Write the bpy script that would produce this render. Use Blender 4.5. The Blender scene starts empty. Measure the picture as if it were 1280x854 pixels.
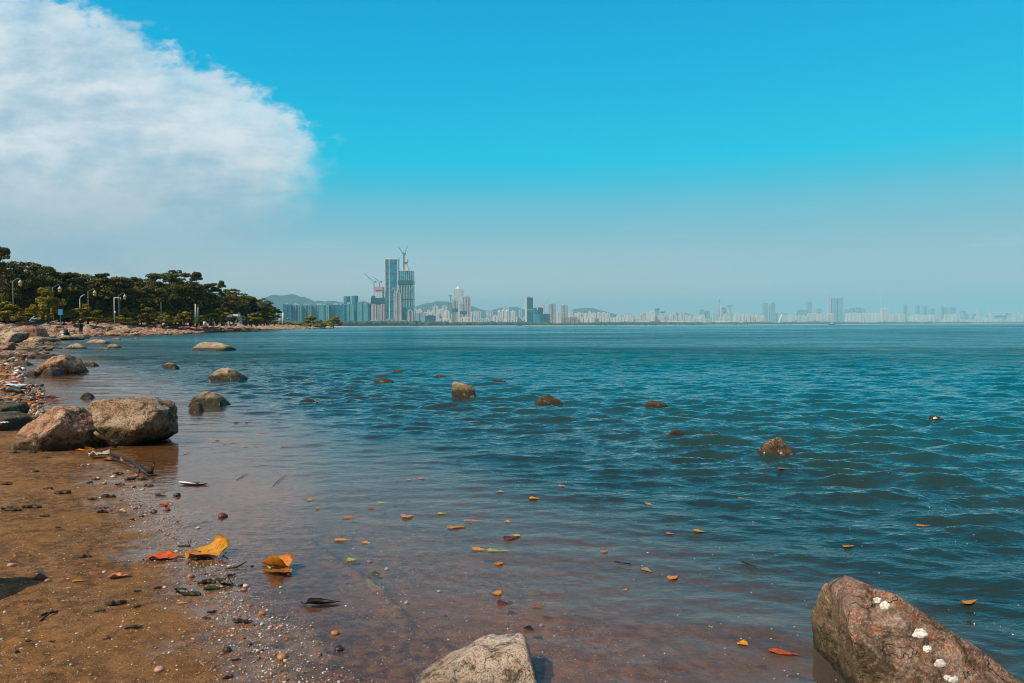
import bpy, bmesh, math, random
import numpy as np
from mathutils import Vector, Matrix, Euler
from mathutils.bvhtree import BVHTree
R = math.radians
rng = random.Random(7)
nr = np.random.RandomState(11)
S = bpy.context.scene
COL = S.collection

# ------------------------------------------------------------------ camera, world, sun, exposure
H = 1.1; F = 924.0
cam_d = bpy.data.cameras.new('camera'); cam = bpy.data.objects.new('camera', cam_d); COL.objects.link(cam)
cam_d.sensor_width = 36; cam_d.lens = 36*F/1280; cam_d.clip_start = 0.05; cam_d.clip_end = 60000
PITCH = -math.atan(19.5/F); ROLL = 0.0045
cam.rotation_mode = 'QUATERNION'
CM = (Matrix.Rotation(R(90)+PITCH, 3, 'X') @ Matrix.Rotation(-ROLL, 3, 'Z'))
cam.rotation_quaternion = CM.to_quaternion(); cam.location = (0, 0, H)
cam_d.dof.use_dof = True; cam_d.dof.focus_distance = 14.0; cam_d.dof.aperture_fstop = 16
S.camera = cam
S.render.engine = 'CYCLES'
S.cycles.use_denoising = True; S.cycles.filter_width = 1.0; S.cycles.sample_clamp_indirect = 6
S.cycles.max_bounces = 8; S.cycles.transparent_max_bounces = 12; S.cycles.diffuse_bounces = 3
S.cycles.glossy_bounces = 3; S.cycles.volume_bounces = 0
S.cycles.caustics_reflective = False; S.cycles.caustics_refractive = False
S.view_settings.view_transform = 'Standard'; S.view_settings.look = 'None'
S.view_settings.exposure = 0.0; S.view_settings.gamma = 1.0; S.view_settings.use_curve_mapping = False

def lin(c):
    return tuple(((v/255)/12.92 if v/255 <= .04045 else ((v/255+.055)/1.055)**2.4) for v in c)

class NT:
    def __init__(s, tree): s.t = tree; s.n = tree.nodes; s.n.clear()
    def node(s, typ, **kw):
        nd = s.n.new(typ)
        for k, v in kw.items():
            if k == 'ins':
                for kk, vv in v.items(): s.put(nd.inputs[kk], vv)
            else: setattr(nd, k, v)
        return nd
    def put(s, sock, v):
        if isinstance(v, bpy.types.NodeSocket): s.t.links.new(v, sock)
        elif isinstance(v, bpy.types.Node): s.t.links.new(v.outputs[0], sock)
        else:
            if sock.type == 'RGBA' and len(v) == 3: v = (*v, 1)
            sock.default_value = v
    def m(s, op, a, b=0.0, c=None, clamp=False):
        nd = s.node('ShaderNodeMath', operation=op, use_clamp=clamp)
        s.put(nd.inputs[0], a); s.put(nd.inputs[1], b)
        if c is not None: s.put(nd.inputs[2], c)
        return nd.outputs[0]
    def mix(s, f, a, b, bt='MIX'):
        nd = s.node('ShaderNodeMix', data_type='RGBA', blend_type=bt)
        s.put(nd.inputs[0], f); s.put(nd.inputs[6], a); s.put(nd.inputs[7], b)
        return nd.outputs[2]
    def ramp(s, f, stops, interp='LINEAR'):
        nd = s.node('ShaderNodeValToRGB'); cr = nd.color_ramp; cr.interpolation = interp
        while len(cr.elements) < len(stops): cr.elements.new(0.5)
        for e, (p, c) in zip(cr.elements, stops):
            e.position = p
            e.color = (c, c, c, 1) if not hasattr(c, '__len__') else (*c, 1)
        s.put(nd.inputs[0], f); return nd.outputs[0]
    def noise(s, vec, scale, detail=3, rough=.5, dist=0, dim='3D'):
        nd = s.node('ShaderNodeTexNoise', noise_dimensions=dim)
        if vec is not None: s.put(nd.inputs['Vector'], vec)
        s.put(nd.inputs['Scale'], scale); s.put(nd.inputs['Detail'], detail)
        s.put(nd.inputs['Roughness'], rough); s.put(nd.inputs['Distortion'], dist)
        return nd.outputs[0]
    def voro(s, vec, scale, feature='F1', out=0, rnd=1):
        nd = s.node('ShaderNodeTexVoronoi', feature=feature)
        s.put(nd.inputs['Vector'], vec); s.put(nd.inputs['Scale'], scale); s.put(nd.inputs['Randomness'], rnd)
        return nd.outputs[out]
    def mapr(s, v, a, b, c=0.0, d=1.0, smooth=True):
        nd = s.node('ShaderNodeMapRange', interpolation_type='SMOOTHSTEP' if smooth else 'LINEAR')
        s.put(nd.inputs[0], v)
        for i, x in enumerate((a, b, c, d)): s.put(nd.inputs[i+1], x)
        return nd.outputs[0]
    def vscale(s, vec, sc, loc=(0, 0, 0), rot=(0, 0, 0)):
        nd = s.node('ShaderNodeMapping'); s.put(nd.inputs[0], vec)
        nd.inputs['Scale'].default_value = sc; nd.inputs['Location'].default_value = loc; nd.inputs['Rotation'].default_value = rot
        return nd.outputs[0]
    def bump(s, h, strength=.5, dist=.01, normal=None):
        nd = s.node('ShaderNodeBump'); s.put(nd.inputs['Height'], h)
        nd.inputs['Strength'].default_value = strength; nd.inputs['Distance'].default_value = dist
        if normal is not None: s.put(nd.inputs['Normal'], normal)
        return nd.outputs[0]

W = bpy.data.worlds.new('World'); S.world = W; W.use_nodes = True
SUN_EL, SUN_AZ = R(46), math.atan2(-0.80, -0.60)       # azimuth clockwise from +Y
def build_world():
    t = NT(W.node_tree)
    sky = t.node('ShaderNodeTexSky', sky_type='NISHITA', sun_disc=False, sun_elevation=SUN_EL, sun_rotation=SUN_AZ % (2*math.pi),
                 air_density=1.2, dust_density=2.0, ozone_density=4.0)
    g = t.node('ShaderNodeTexCoord').outputs['Generated']
    sep = t.node('ShaderNodeSeparateXYZ', ins={0: g}); x, y, z = sep.outputs
    C = lambda r, g_, b: tuple(v*1.0 for v in lin((r, g_, b)))
    base = t.ramp(t.m('ABSOLUTE', z), [(0, C(238, 232, 226)), (.05, C(218, 224, 224)), (.125, C(140, 200, 217)), (.185, C(60, 196, 226)),
                  (.215, C(0, 199, 233)), (.30, C(0, 182, 228)), (.40, C(0, 165, 219)), (.62, C(0, 118, 184)), (1, C(0, 84, 150))])
    # greyer towards the cloud side (left), deeper blue away from it
    ysafe = t.m('MAXIMUM', y, 0.02)
    u = t.m('DIVIDE', x, ysafe); v = t.m('DIVIDE', z, ysafe)       # tangent directions, cloud bank lies ahead to the left
    side = t.mapr(u, -.75, .7)
    low = t.mapr(z, .22, .02)
    base = t.mix(t.m('MULTIPLY', t.m('MULTIPLY', low, side), .55), base, C(96, 166, 190))
    # cloud bank
    def curve(val, pts, lo, hi):
        return t.ramp(t.mapr(val, lo, hi, smooth=False), [((p-lo)/(hi-lo), q) for p, q in pts])
    px = lambda p: (p-640)/F
    top = curve(u, [(px(-400), .62), (px(0), .49), (px(90), .445), (px(200), .395), (px(300), .342), (px(350), .312), (px(385), .283), (px(412), .245)], px(-400), px(412))
    bot = curve(u, [(px(-400), .05), (px(0), .07), (px(200), .09), (px(300), .12), (px(350), .155), (px(390), .19), (px(412), .226)], px(-400), px(412))
    vec = t.node('ShaderNodeCombineXYZ', ins={0: u, 1: v, 2: 0.0}).outputs[0]
    n1 = t.noise(t.vscale(vec, (1, 1.5, 1)), 8, 8, .62, .15)
    n2 = t.noise(t.vscale(vec, (1, 1.6, 1), rot=(0, 0, -.25)), 30, 6, .62, .1)
    wob = t.m('ADD', t.m('MULTIPLY', t.m('SUBTRACT', n1, .5), .13), t.m('MULTIPLY', t.m('SUBTRACT', n2, .5), .07))
    d1 = t.m('ADD', t.m('SUBTRACT', top, v), wob)
    d2 = t.m('ADD', t.m('SUBTRACT', v, bot), t.m('MULTIPLY', wob, 1.2))
    d3 = t.m('ADD', t.m('SUBTRACT', px(428), u), t.m('MULTIPLY', wob, .9))
    a1 = t.mapr(d1, -.005, .025); a2 = t.mapr(d2, -.06, .085); a3 = t.mapr(d3, -.006, .05)
    a = t.m('MULTIPLY', t.m('MULTIPLY', a1, a2), a3)
    edge = t.m('ADD', .84, t.m('MULTIPLY', .16, t.mapr(t.m('MINIMUM', d1, d3), 0, .12)))
    a = t.m('MULTIPLY', a, edge)
    a = t.m('MULTIPLY', a, t.m('GREATER_THAN', y, .05))
    a = t.m('MULTIPLY', a, t.mapr(t.m('ADD', n1, t.m('MULTIPLY', d1, .9)), .36, .60, .80, .98))
    s1 = t.noise(t.vscale(vec, (1, 3.0, 1), rot=(0, 0, .04)), 4.2, 7, .6, .15)
    s2 = t.noise(t.vscale(vec, (1, 1.7, 1), loc=(3, 1, 0)), 15, 8, .62, .1)
    sh = t.mapr(t.m('ADD', t.m('MULTIPLY', s1, .68), t.m('MULTIPLY', s2, .32)), .38, .60)
    cc = t.mix(sh, C(172, 203, 221), C(229, 238, 243))
    cc = t.mix(t.mapr(v, .27, .10), cc, t.mix(sh, C(160, 192, 209), C(180, 201, 214)))
    col = t.mix(a, base, cc)
    # faint wisps low over the water
    wn = t.noise(t.vscale(vec, (1, 9, 1), loc=(1.7, .3, 0)), 5, 4, .55, .2)
    wm = t.m('MULTIPLY', t.mapr(wn, .60, .74), t.m('MULTIPLY', t.mapr(v, .05, .09), t.mapr(v, .15, .11)))
    # pale overcast added out of view, behind and overhead, as neutral shadow fill
    fill_veil = t.m('MAXIMUM', t.mapr(y, .05, -.35), t.m('MULTIPLY', t.mapr(z, .55, .85), .8))
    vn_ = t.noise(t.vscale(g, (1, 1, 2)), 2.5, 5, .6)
    col = t.mix(t.m('MULTIPLY', fill_veil, .8), col, t.mix(vn_, C(118, 124, 130), C(172, 172, 168)))
    col = t.mix(t.m('MULTIPLY', wm, .30), col, C(180, 208, 220))
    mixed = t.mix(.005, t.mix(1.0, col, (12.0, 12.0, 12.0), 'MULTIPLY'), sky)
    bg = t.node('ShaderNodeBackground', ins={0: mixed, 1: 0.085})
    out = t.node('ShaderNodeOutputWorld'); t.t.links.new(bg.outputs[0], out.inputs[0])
build_world()
sd = bpy.data.lights.new('sun', 'SUN'); sd.energy = 5.0; sd.angle = R(.5); sd.color = (1, .88, .70)
sun = bpy.data.objects.new('sun', sd); COL.objects.link(sun)
sdir = Vector((math.sin(SUN_AZ)*math.cos(SUN_EL), math.cos(SUN_AZ)*math.cos(SUN_EL), math.sin(SUN_EL)))
sun.rotation_euler = sdir.to_track_quat('Z', 'Y').to_euler(); sun.location = (0, 0, 50)

# ------------------------------------------------------------------ directions through the photo's frame -> world points
def ray(px, py):
    return CM @ Vector(((px-640)/F, -(py-427)/F, -1))
def on_z(px, py, z=0.0):
    d = ray(px, py); k = (z-H)/d.z; return Vector((d.x*k, d.y*k, z))
def at_y(px, py, Y):
    d = ray(px, py); k = Y/d.y; return Vector((d.x*k, Y, H+d.z*k))

# ------------------------------------------------------------------ numpy noise
def _h(i, j, k):
    n = (i*73856093) ^ (j*19349663) ^ (k*83492791)
    n = (n ^ (n >> 13)) * 1274126177 & 0x7fffffff
    return ((n ^ (n >> 16)) & 0xffff)/65535.0
def vn(x, y, z=0.0):
    x = np.asarray(x, float); y = np.asarray(y, float); z = np.zeros_like(x)+z
    xi, yi, zi = (np.floor(v).astype(np.int64) for v in (x, y, z))
    f = [v-np.floor(v) for v in (x, y, z)]; fx, fy, fz = [q*q*(3-2*q) for q in f]
    r = 0
    for a in (0, 1):
        for b in (0, 1):
            for c in (0, 1):
                w = (fx if a else 1-fx)*(fy if b else 1-fy)*(fz if c else 1-fz)
                r = r+w*_h(xi+a, yi+b, zi+c)
    return r*2-1
def fbm(x, y, z=0.0, o=4, g=.5):
    r = 0; a = 1; f = 1
    for k in range(o):
        r = r+a*vn(np.asarray(x)*f+k*17.3, np.asarray(y)*f+k*9.1, np.asarray(z)*f+k*5.7); a *= g; f *= 2.03
    return r
def sst(a, b, x): t_ = np.clip((x-a)/(b-a), 0, 1); return t_*t_*(3-2*t_)

# ------------------------------------------------------------------ the lie of the land
def shp(px, py): p = on_z(px, py); return (p.x, p.y)
SHORE = [(12, -700), (4, -60), (1.5, -10), (.4, -2), (-.25, 1.2)] + [shp(*q) for q in
         ((425, 854), (350, 775), (290, 705), (243, 655), (205, 612), (165, 580), (150, 566), (100, 530), (52, 492), (33, 470), (26, 449), (42, 432), (60, 427))] + \
        [(-53, 92), (-52, 105), (-53, 122), (-68, 160), (-84, 226), (-97, 300), (-104, 380), (-112, 455), (-118, 520), (-150, 560), (-420, 600), (-4000, 640)]
SP = np.array(SHORE)
def sdist(x, y):
    x = np.asarray(x, float); y = np.asarray(y, float)
    best = np.full(x.shape, 1e18); sgn = np.zeros(x.shape)
    for a, b in zip(SP[:-1], SP[1:]):
        e = b-a; L = e@e
        t_ = np.clip(((x-a[0])*e[0]+(y-a[1])*e[1])/L, 0, 1)
        dx = x-a[0]-t_*e[0]; dy = y-a[1]-t_*e[1]; d = dx*dx+dy*dy
        cr = e[0]*(y-a[1])-e[1]*(x-a[0])
        # at shared corners prefer the edge whose line is farther away
        better = d < best-1e-9
        tie = np.abs(d-best) <= 1e-9
        c2 = cr/math.sqrt(L)
        sgn = np.where(better, c2, np.where(tie & (np.abs(c2) > np.abs(sgn)), c2, sgn))
        best = np.where(better, d, best)
    return np.sqrt(best)*np.sign(sgn)          # + on land (left of the line as it runs away), - in the water
RA, RB = np.array(shp(395, 676)), np.array(shp(592, 828))
def gz(x, y, fine=True):
    x = np.asarray(x, float); y = np.asarray(y, float)
    r = np.hypot(x, y)
    wob = fbm(x*.9, y*.9, 3.1, 3)*np.clip(r*.02, .05, .8)
    d = sdist(x, y)+wob
    near = np.interp(d, [-60, -14, -6, -2.8, -1.4, -.6, 0, .5, 1.2, 3, 8, 20, 60], [-1.6, -1.1, -.62, -.27, -.10, -.024, 0, .012, .05, .16, .42, .9, 1.8])
    far = np.interp(d, [-60, -14, -4, 0, 5, 9, 15, 17, 30, 400], [-1.8, -1.2, -.45, 0, .30, .55, 1.6, 1.8, 1.85, 2.2])
    z = near+(far-near)*sst(18, 55, r)
    ra = sst(45, 90, r)
    z = z+fbm(x*.35, y*.35, 1, 3)*.03*(1-ra)*sst(-.2, 1.5, d)
    # small sand ridge left by the last wave
    e = RB-RA; t_ = np.clip(((x-RA[0])*e[0]+(y-RA[1])*e[1])/(e@e), -.15, 1.4)
    rd = np.hypot(x-RA[0]-t_*e[0]+.05*fbm(x*3, y*3, 2, 2), y-RA[1]-t_*e[1])
    z = z+.021*(1+.35*fbm(x*7, y*7, 5, 3))*np.exp(-(rd/(.030+.012*fbm(x*4, y*4, 9, 2)))**2)*sst(-.14, .1, t_)*sst(1.39, 1.1, t_)
    if fine:
        k = np.exp(-r/14)
        z = z+k*(fbm(x*5, y*6, 0, 4)*.0048+np.maximum(fbm(x*14+3, y*15, 7, 3)-.1, 0)*.006*sst(.25, .9, d)+np.clip(fbm(x*26, y*34, 4, 3), -.3, 1)*.0028+.0035*np.maximum(fbm(x*9+7, y*16, 2, 2)-.35, 0)*sst(.3, 1.0, d)*4)
        z = z+(1-k)*fbm(x*1.3, y*1.3, 0, 3)*.03*sst(0, 3, d)
    return z
def G(x, y): return float(gz(np.array([x]), np.array([y]))[0])

# ------------------------------------------------------------------ object helpers
def tag(o, label=None, cat=None, group=None, kind=None):
    if label: o['label'] = label
    if cat: o['category'] = cat
    if group: o['group'] = group
    if kind: o['kind'] = kind
    return o
def mobj(name, verts, faces, mats=None, parent=None, smooth=False, loc=None):
    me = bpy.data.meshes.new(name); me.from_pydata([tuple(v) for v in verts], [], faces); me.update()
    return link(name, me, mats, parent, smooth, loc)
def link(name, me, mats=None, parent=None, smooth=False, loc=None):
    for m_ in (mats if isinstance(mats, (list, tuple)) else [mats] if mats else []): me.materials.append(m_)
    if smooth: me.polygons.foreach_set('use_smooth', [True]*len(me.polygons))
    o = bpy.data.objects.new(name, me); COL.objects.link(o)
    if parent: o.parent = parent
    if loc is not None: o.location = loc
    return o
def empty(name, loc=(0, 0, 0), rz=0):
    o = bpy.data.objects.new(name, None); COL.objects.link(o); o.location = loc; o.rotation_euler = (0, 0, rz); o.empty_display_size = .2
    return o
def copy_tree(o, parent=None):
    c = o.copy(); COL.objects.link(c)
    if parent: c.parent = parent
    for ch in o.children: copy_tree(ch, c)
    return c
class MB:
    def __init__(s): s.v = []; s.f = []; s.mi = []
    def add(s, vs, fs, mi=0):
        b = len(s.v); s.v += [tuple(q) for q in vs]; s.f += [tuple(i+b for i in f) for f in fs]; s.mi += [mi]*len(fs)
    def box(s, a, b, mi=0):
        x0, y0, z0 = a; x1, y1, z1 = b
        s.add([(x0, y0, z0), (x1, y0, z0), (x1, y1, z0), (x0, y1, z0), (x0, y0, z1), (x1, y0, z1), (x1, y1, z1), (x0, y1, z1)],
              [(0, 3, 2, 1), (4, 5, 6, 7), (0, 1, 5, 4), (1, 2, 6, 5), (2, 3, 7, 6), (3, 0, 4, 7)], mi)
    def tube(s, pts, rad, n=7, mi=0, cap=True):
        pts = [Vector(p) for p in pts]; rad = rad if hasattr(rad, '__len__') else [rad]*len(pts)
        vs = []; fs = []
        for i, p in enumerate(pts):
            t_ = (pts[min(i+1, len(pts)-1)]-pts[max(i-1, 0)]).normalized()
            a = t_.cross(Vector((0, 0, 1)) if abs(t_.z) < .95 else Vector((1, 0, 0))).normalized(); b = t_.cross(a)
            for k in range(n):
                q = 2*math.pi*k/n; vs.append(p+(a*math.cos(q)+b*math.sin(q))*rad[i])
        for i in range(len(pts)-1):
            for k in range(n):
                k2 = (k+1) % n; fs.append((i*n+k, i*n+k2, (i+1)*n+k2, (i+1)*n+k))
        if cap: fs += [tuple(range(n-1, -1, -1)), tuple(range((len(pts)-1)*n, len(pts)*n))]
        s.add(vs, fs, mi)
    def lathe(s, c, prof, n=16, mi=0):
        vs = []; fs = []
        for (r, z) in prof:
            for k in range(n): q = 2*math.pi*k/n; vs.append((c[0]+r*math.cos(q), c[1]+r*math.sin(q), c[2]+z))
        for i in range(len(prof)-1):
            for k in range(n): k2 = (k+1) % n; fs.append((i*n+k, i*n+k2, (i+1)*n+k2, (i+1)*n+k))
        fs += [tuple(range(n-1, -1, -1)), tuple(range((len(prof)-1)*n, len(prof)*n))]
        s.add(vs, fs, mi)
    def prism(s, poly, z0, z1, mi=0):
        n = len(poly); vs = [(p[0], p[1], z0) for p in poly]+[(p[0], p[1], z1) for p in poly]
        s.add(vs, [tuple(range(n-1, -1, -1)), tuple(range(n, 2*n))]+[(i, (i+1) % n, n+(i+1) % n, n+i) for i in range(n)], mi)
    def build(s, name, mats=None, parent=None, smooth=False, loc=None):
        o = mobj(name, s.v, s.f, mats, parent, smooth, loc)
        if any(s.mi): o.data.polygons.foreach_set('material_index', s.mi)
        return o
def grid_mesh(name, X, Y, Z, mats, attrs={}):
    n, m_ = X.shape; me = bpy.data.meshes.new(name)
    co = np.stack([X, Y, Z], -1).reshape(-1, 3).astype(np.float32)
    idx = np.arange(n*m_).reshape(n, m_)
    q = np.stack([idx[:-1, :-1], idx[:-1, 1:], idx[1:, 1:], idx[1:, :-1]], -1).reshape(-1, 4)
    me.vertices.add(len(co)); me.vertices.foreach_set('co', co.ravel())
    me.loops.add(q.size); me.loops.foreach_set('vertex_index', q.ravel().astype(np.int32))
    me.polygons.add(len(q)); me.polygons.foreach_set('loop_start', (np.arange(len(q))*4).astype(np.int32))
    me.polygons.foreach_set('loop_total', np.full(len(q), 4, np.int32))
    me.update(calc_edges=True)
    me.polygons.foreach_set('use_smooth', np.ones(len(q), bool))
    for k, v in attrs.items():
        at = me.attributes.new(k, 'FLOAT', 'POINT'); at.data.foreach_set('value', v.ravel().astype(np.float32))
    return link(name, me, mats)

def mat(name):
    m_ = bpy.data.materials.new(name); m_.use_nodes = True; t = NT(m_.node_tree)
    out = t.node('ShaderNodeOutputMaterial'); return m_, t, out
def pbsdf(t, out, **ins):
    b = t.node('ShaderNodeBsdfPrincipled')
    for k, v in ins.items(): t.put(b.inputs[k.replace('_', ' ')], v)
    t.t.links.new(b.outputs[0], out.inputs[0]); return b
def simple(name, col, rough=.6, var=.25, scale=6, metal=0, spec=.4):
    m_, t, out = mat(name); oc = t.node('ShaderNodeTexCoord').outputs['Object']
    n = t.noise(oc, scale, 4)
    c = t.mix(n, tuple(v*(1-var) for v in col), tuple(min(1, v*(1+var)) for v in col))
    b = pbsdf(t, out, Base_Color=c, Roughness=rough, Metallic=metal); b.inputs['Specular IOR Level'].default_value = spec
    return m_

# ------------------------------------------------------------------ materials of the setting
def sand_mat():
    m_, t, out = mat('wet_sand')
    P = t.node('ShaderNodeNewGeometry').outputs['Position']; z = t.node('ShaderNodeSeparateXYZ', ins={0: P}).outputs[2]
    big = t.noise(P, 1.3, 4, .6); mid = t.noise(P, 20, 7, .75); fine = t.noise(P, 210, 3, .7)
    c = t.mix(t.mapr(mid, .38, .62), (.080, .032, .010), (.50, .225, .078))
    c = t.mix(t.mapr(big, .4, .65), c, (.165, .098, .044), 'MIX') if False else t.mix(t.m('MULTIPLY', t.mapr(big, .45, .62), .45), c, (.62, .28, .085))
    c = t.mix(t.m('MULTIPLY', t.mapr(fine, .35, .7), .75), t.mix(.5, c, (.035, .018, .008)), t.mix(.30, c, (.66, .38, .16)))
    # coloured grains
    for sc, thr, colr, ms in ((190, .24, (.62, .46, .32), 3.0), (100, .15, (.66, .58, .48), 2.0), (140, .22, (.05, .025, .012), 2.6), (120, .15, (.02, .012, .01), 4.0), (80, .12, (.42, .12, .03), 2.5)):
        dd = t.voro(t.vscale(P, (1, 1, 1), loc=(sc, 0, 0)), sc)
        dens = t.mapr(t.noise(t.vscale(P, (1, 1, 1), loc=(0, sc, 0)), ms, 3, .6), .48, .70)
        k = t.m('MULTIPLY', t.mapr(dd, thr+.07, thr-.03), dens)
        c = t.mix(k, c, colr)
    wn = t.m('ADD', z, t.m('MULTIPLY', t.m('SUBTRACT', big, .5), .05))
    wet = t.m('MULTIPLY', t.mapr(wn, .05, .012), t.mapr(wn, -.05, .0))
    c = t.mix(t.m('MULTIPLY', wet, .38), c, t.mix(1, c, (.50, .44, .42), 'MULTIPLY'))
    c = t.mix(t.mapr(wn, 0, -.04), c, t.mix(1, c, (1.25, 1.2, 1.15), 'MULTIPLY')); c = t.mix(t.mapr(wn, -.2, -.5), c, (.05, .05, .03))
    # drier, paler and pinker up the shore
    c = t.mix(t.mapr(z, .25, .7), c, t.mix(mid, (.22, .11, .06), (.46, .28, .18)))
    bh = t.m('ADD', t.m('MULTIPLY', mid, .8), t.m('MULTIPLY', fine, .5))
    nb = t.bump(bh, 1.0, .016)
    film = t.mapr(t.m('ADD', z, t.m('MULTIPLY', t.m('SUBTRACT', big, .5), .014)), .014, .005); b = pbsdf(t, out, Base_Color=c, Roughness=t.m('SUBTRACT', .82, t.m('MULTIPLY', film, .40)), Normal=nb)
    b.inputs['Specular IOR Level'].default_value = .14
    t.put(b.inputs['Coat Weight'], t.m('MULTIPLY', film, .75)); b.inputs['Coat Roughness'].default_value = .12
    return m_
def water_mat():
    m_, t, out = mat('sea_water')
    P = t.node('ShaderNodeNewGeometry').outputs['Position']
    dep = t.node('ShaderNodeAttribute', attribute_name='depth').outputs['Fac']
    lod = t.node('ShaderNodeAttribute', attribute_name='lod').outputs['Fac']
    calm = t.node('ShaderNodeAttribute', attribute_name='calm').outputs['Fac']
    f1 = t.noise(t.vscale(P, (1.0, 1.9, 1), rot=(0, 0, .12)), 5.5, 4, .55, .2)
    f2 = t.noise(t.vscale(P, (.7, 1.5, 1), rot=(0, 0, -.15)), 1.6, 5, .6, .3)
    f3 = t.noise(t.vscale(P, (.35, 1, 1), rot=(0, 0, .08)), .33, 4, .55, .3)
    h = t.m('ADD', t.m('MULTIPLY', f1, .030), t.m('MULTIPLY', t.m('MULTIPLY', f2, .16), lod))
    h = t.m('ADD', h, t.m('MULTIPLY', t.m('MULTIPLY', f3, .42), lod))
    h = t.m('MULTIPLY', h, calm)
    nb = t.bump(h, 1.0, 1.0)
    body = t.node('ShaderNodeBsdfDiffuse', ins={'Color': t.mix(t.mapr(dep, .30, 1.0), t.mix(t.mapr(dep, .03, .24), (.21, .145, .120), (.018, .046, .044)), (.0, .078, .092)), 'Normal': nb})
    tint = t.mix(t.mapr(dep, 0, .3), (.97, .94, .92), (.62, .70, .60))
    tr = t.node('ShaderNodeBsdfTransparent', ins={0: tint})
    k = t.m('SUBTRACT', 1.0, t.m('POWER', 2.718, t.m('MULTIPLY', t.m('MAXIMUM', dep, 0), -4.6)))
    under = t.node('ShaderNodeMixShader', ins={0: k, 1: tr.outputs[0], 2: body.outputs[0]})
    gl = t.node('ShaderNodeBsdfGlossy', distribution='GGX', ins={'Color': t.mix(lod, t.mix(t.mapr(dep, .05, .5), (1, .93, .93), (.95, 1.0, 1.0)), (.85, 1.0, 1.0)), 'Roughness': t.m('ADD', .02, t.m('MULTIPLY', lod, .13)), 'Normal': nb})
    fr = t.node('ShaderNodeFresnel', ins={'IOR': 1.34, 'Normal': nb}).outputs[0]
    pn = t.noise(t.vscale(P, (.5, 1.25, 1), rot=(0, 0, .07)), .0045, 15, .90, .3)
    pk = t.mapr(pn, .41,   .59, .15, 1.9, smooth=False)
    pk = t.m('ADD', t.m('MULTIPLY', pk, lod), t.m('SUBTRACT', 1.0, lod))
    fr = t.m('MULTIPLY', t.m('MINIMUM', fr, t.m('SUBTRACT', .92, t.m('MULTIPLY', lod, .18))), pk, clamp=True)
    sh = t.node('ShaderNodeMixShader', ins={0: fr, 1: under.outputs[0], 2: gl.outputs[0]})
    t.t.links.new(sh.outputs[0], out.inputs[0]); return m_

# ------------------------------------------------------------------ waves
nw = 84
wl = np.exp(nr.uniform(math.log(.09), math.log(1.45), nw))
wth = nr.normal(0, .48, nw)+R(182)
wk = 2*math.pi/wl; wkx = wk*np.sin(wth); wky = wk*np.cos(wth); wph = nr.uniform(0, 2*math.pi, nw)
wa = (.037/wk)*np.interp(wl, [.09, .22, .6, 1.45], [1.2, 1.75, .85, .22])
WR = [(.32, -1)]
def wave_z(x, y, dr=None, depth=None):
    r = np.hypot(x, y)
    if dr is None: dr = np.maximum(.004*r, .002)
    if depth is None: depth = -gz(x, y, False)
    amp = sst(-.01, .42, depth)*.87+.13*sst(0, .06, depth)
    gust = 1+.35*fbm(x*.25, y*.25, 8, 2)
    wx = x+.12*fbm(x*.5, y*.5, 5, 2); wy = y+.12*fbm(x*.5, y*.5, 6, 2)
    z = np.zeros_like(x)
    for i in range(nw):
        fade = np.clip(wl[i]/(dr*3.2)-.6, 0, 1)
        if not fade.any(): continue
        s = np.sin(wkx[i]*wx+wky[i]*wy+wph[i])
        z += wa[i]*fade*(s+.25*(s*s-.5))
    return z*amp*gust
def polar(dr_list, th):
    r = np.array(dr_list); Rr, T = np.meshgrid(r, th, indexing='ij')
    return Rr*np.sin(T), Rr*np.cos(T), Rr
def radii(e1, rmax):
    r = [.02, .3, .7, 1.1, 1.5]
    while r[-1] < 2.0: r.append(r[-1]+.05)
    while r[-1] < 30: r.append(r[-1]*(1+e1))
    k = e1
    while r[-1] < rmax: k = min(k*1.06, .045); r.append(r[-1]*(1+k))
    return r
th = np.concatenate([np.linspace(-180, -50, 60)[:-1], np.linspace(-50, -39, 60)[:-1], np.linspace(-39, 39, 900), np.linspace(39, 50, 60)[1:], np.linspace(50, 180, 60)[1:]])*math.pi/180
def build_water():
    rr = radii(.0042, 13500); X, Y, Rr = polar(rr, th)
    dr = np.gradient(np.array(rr))[:, None]+np.zeros_like(X)
    d0 = -gz(X, Y, False); d0 = np.where(Rr > 700, 1.8, d0)
    Z = wave_z(X, Y, dr, d0); Z = np.where(Rr > 200, 0, Z)
    lod = sst(9, 34, Rr); calm = .16+.84*sst(.0, .45, d0)
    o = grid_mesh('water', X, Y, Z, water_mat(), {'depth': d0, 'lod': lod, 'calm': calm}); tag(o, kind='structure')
def build_ground():
    rr = radii(.0045, 1500); X, Y, Rr = polar(rr, th)
    o = grid_mesh('ground', X, Y, gz(X, Y), sand_mat()); tag(o, kind='structure')
build_water(); build_ground()

# haze
def build_haze():
    m_, t, out = mat('haze_air')
    v = t.node('ShaderNodeVolumePrincipled')
    v.inputs['Color'].default_value = (.34, .80, 1.0, 1); v.inputs['Density'].default_value = 1.15e-4; v.inputs['Anisotropy'].default_value = -.25
    t.t.links.new(v.outputs[0], out.inputs['Volume'])
    b = MB(); b.box((-13900, -13900, -3.4), (13900, 13900, 405)); o = b.build('haze', m_); tag(o, kind='stuff')
build_haze()

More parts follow.
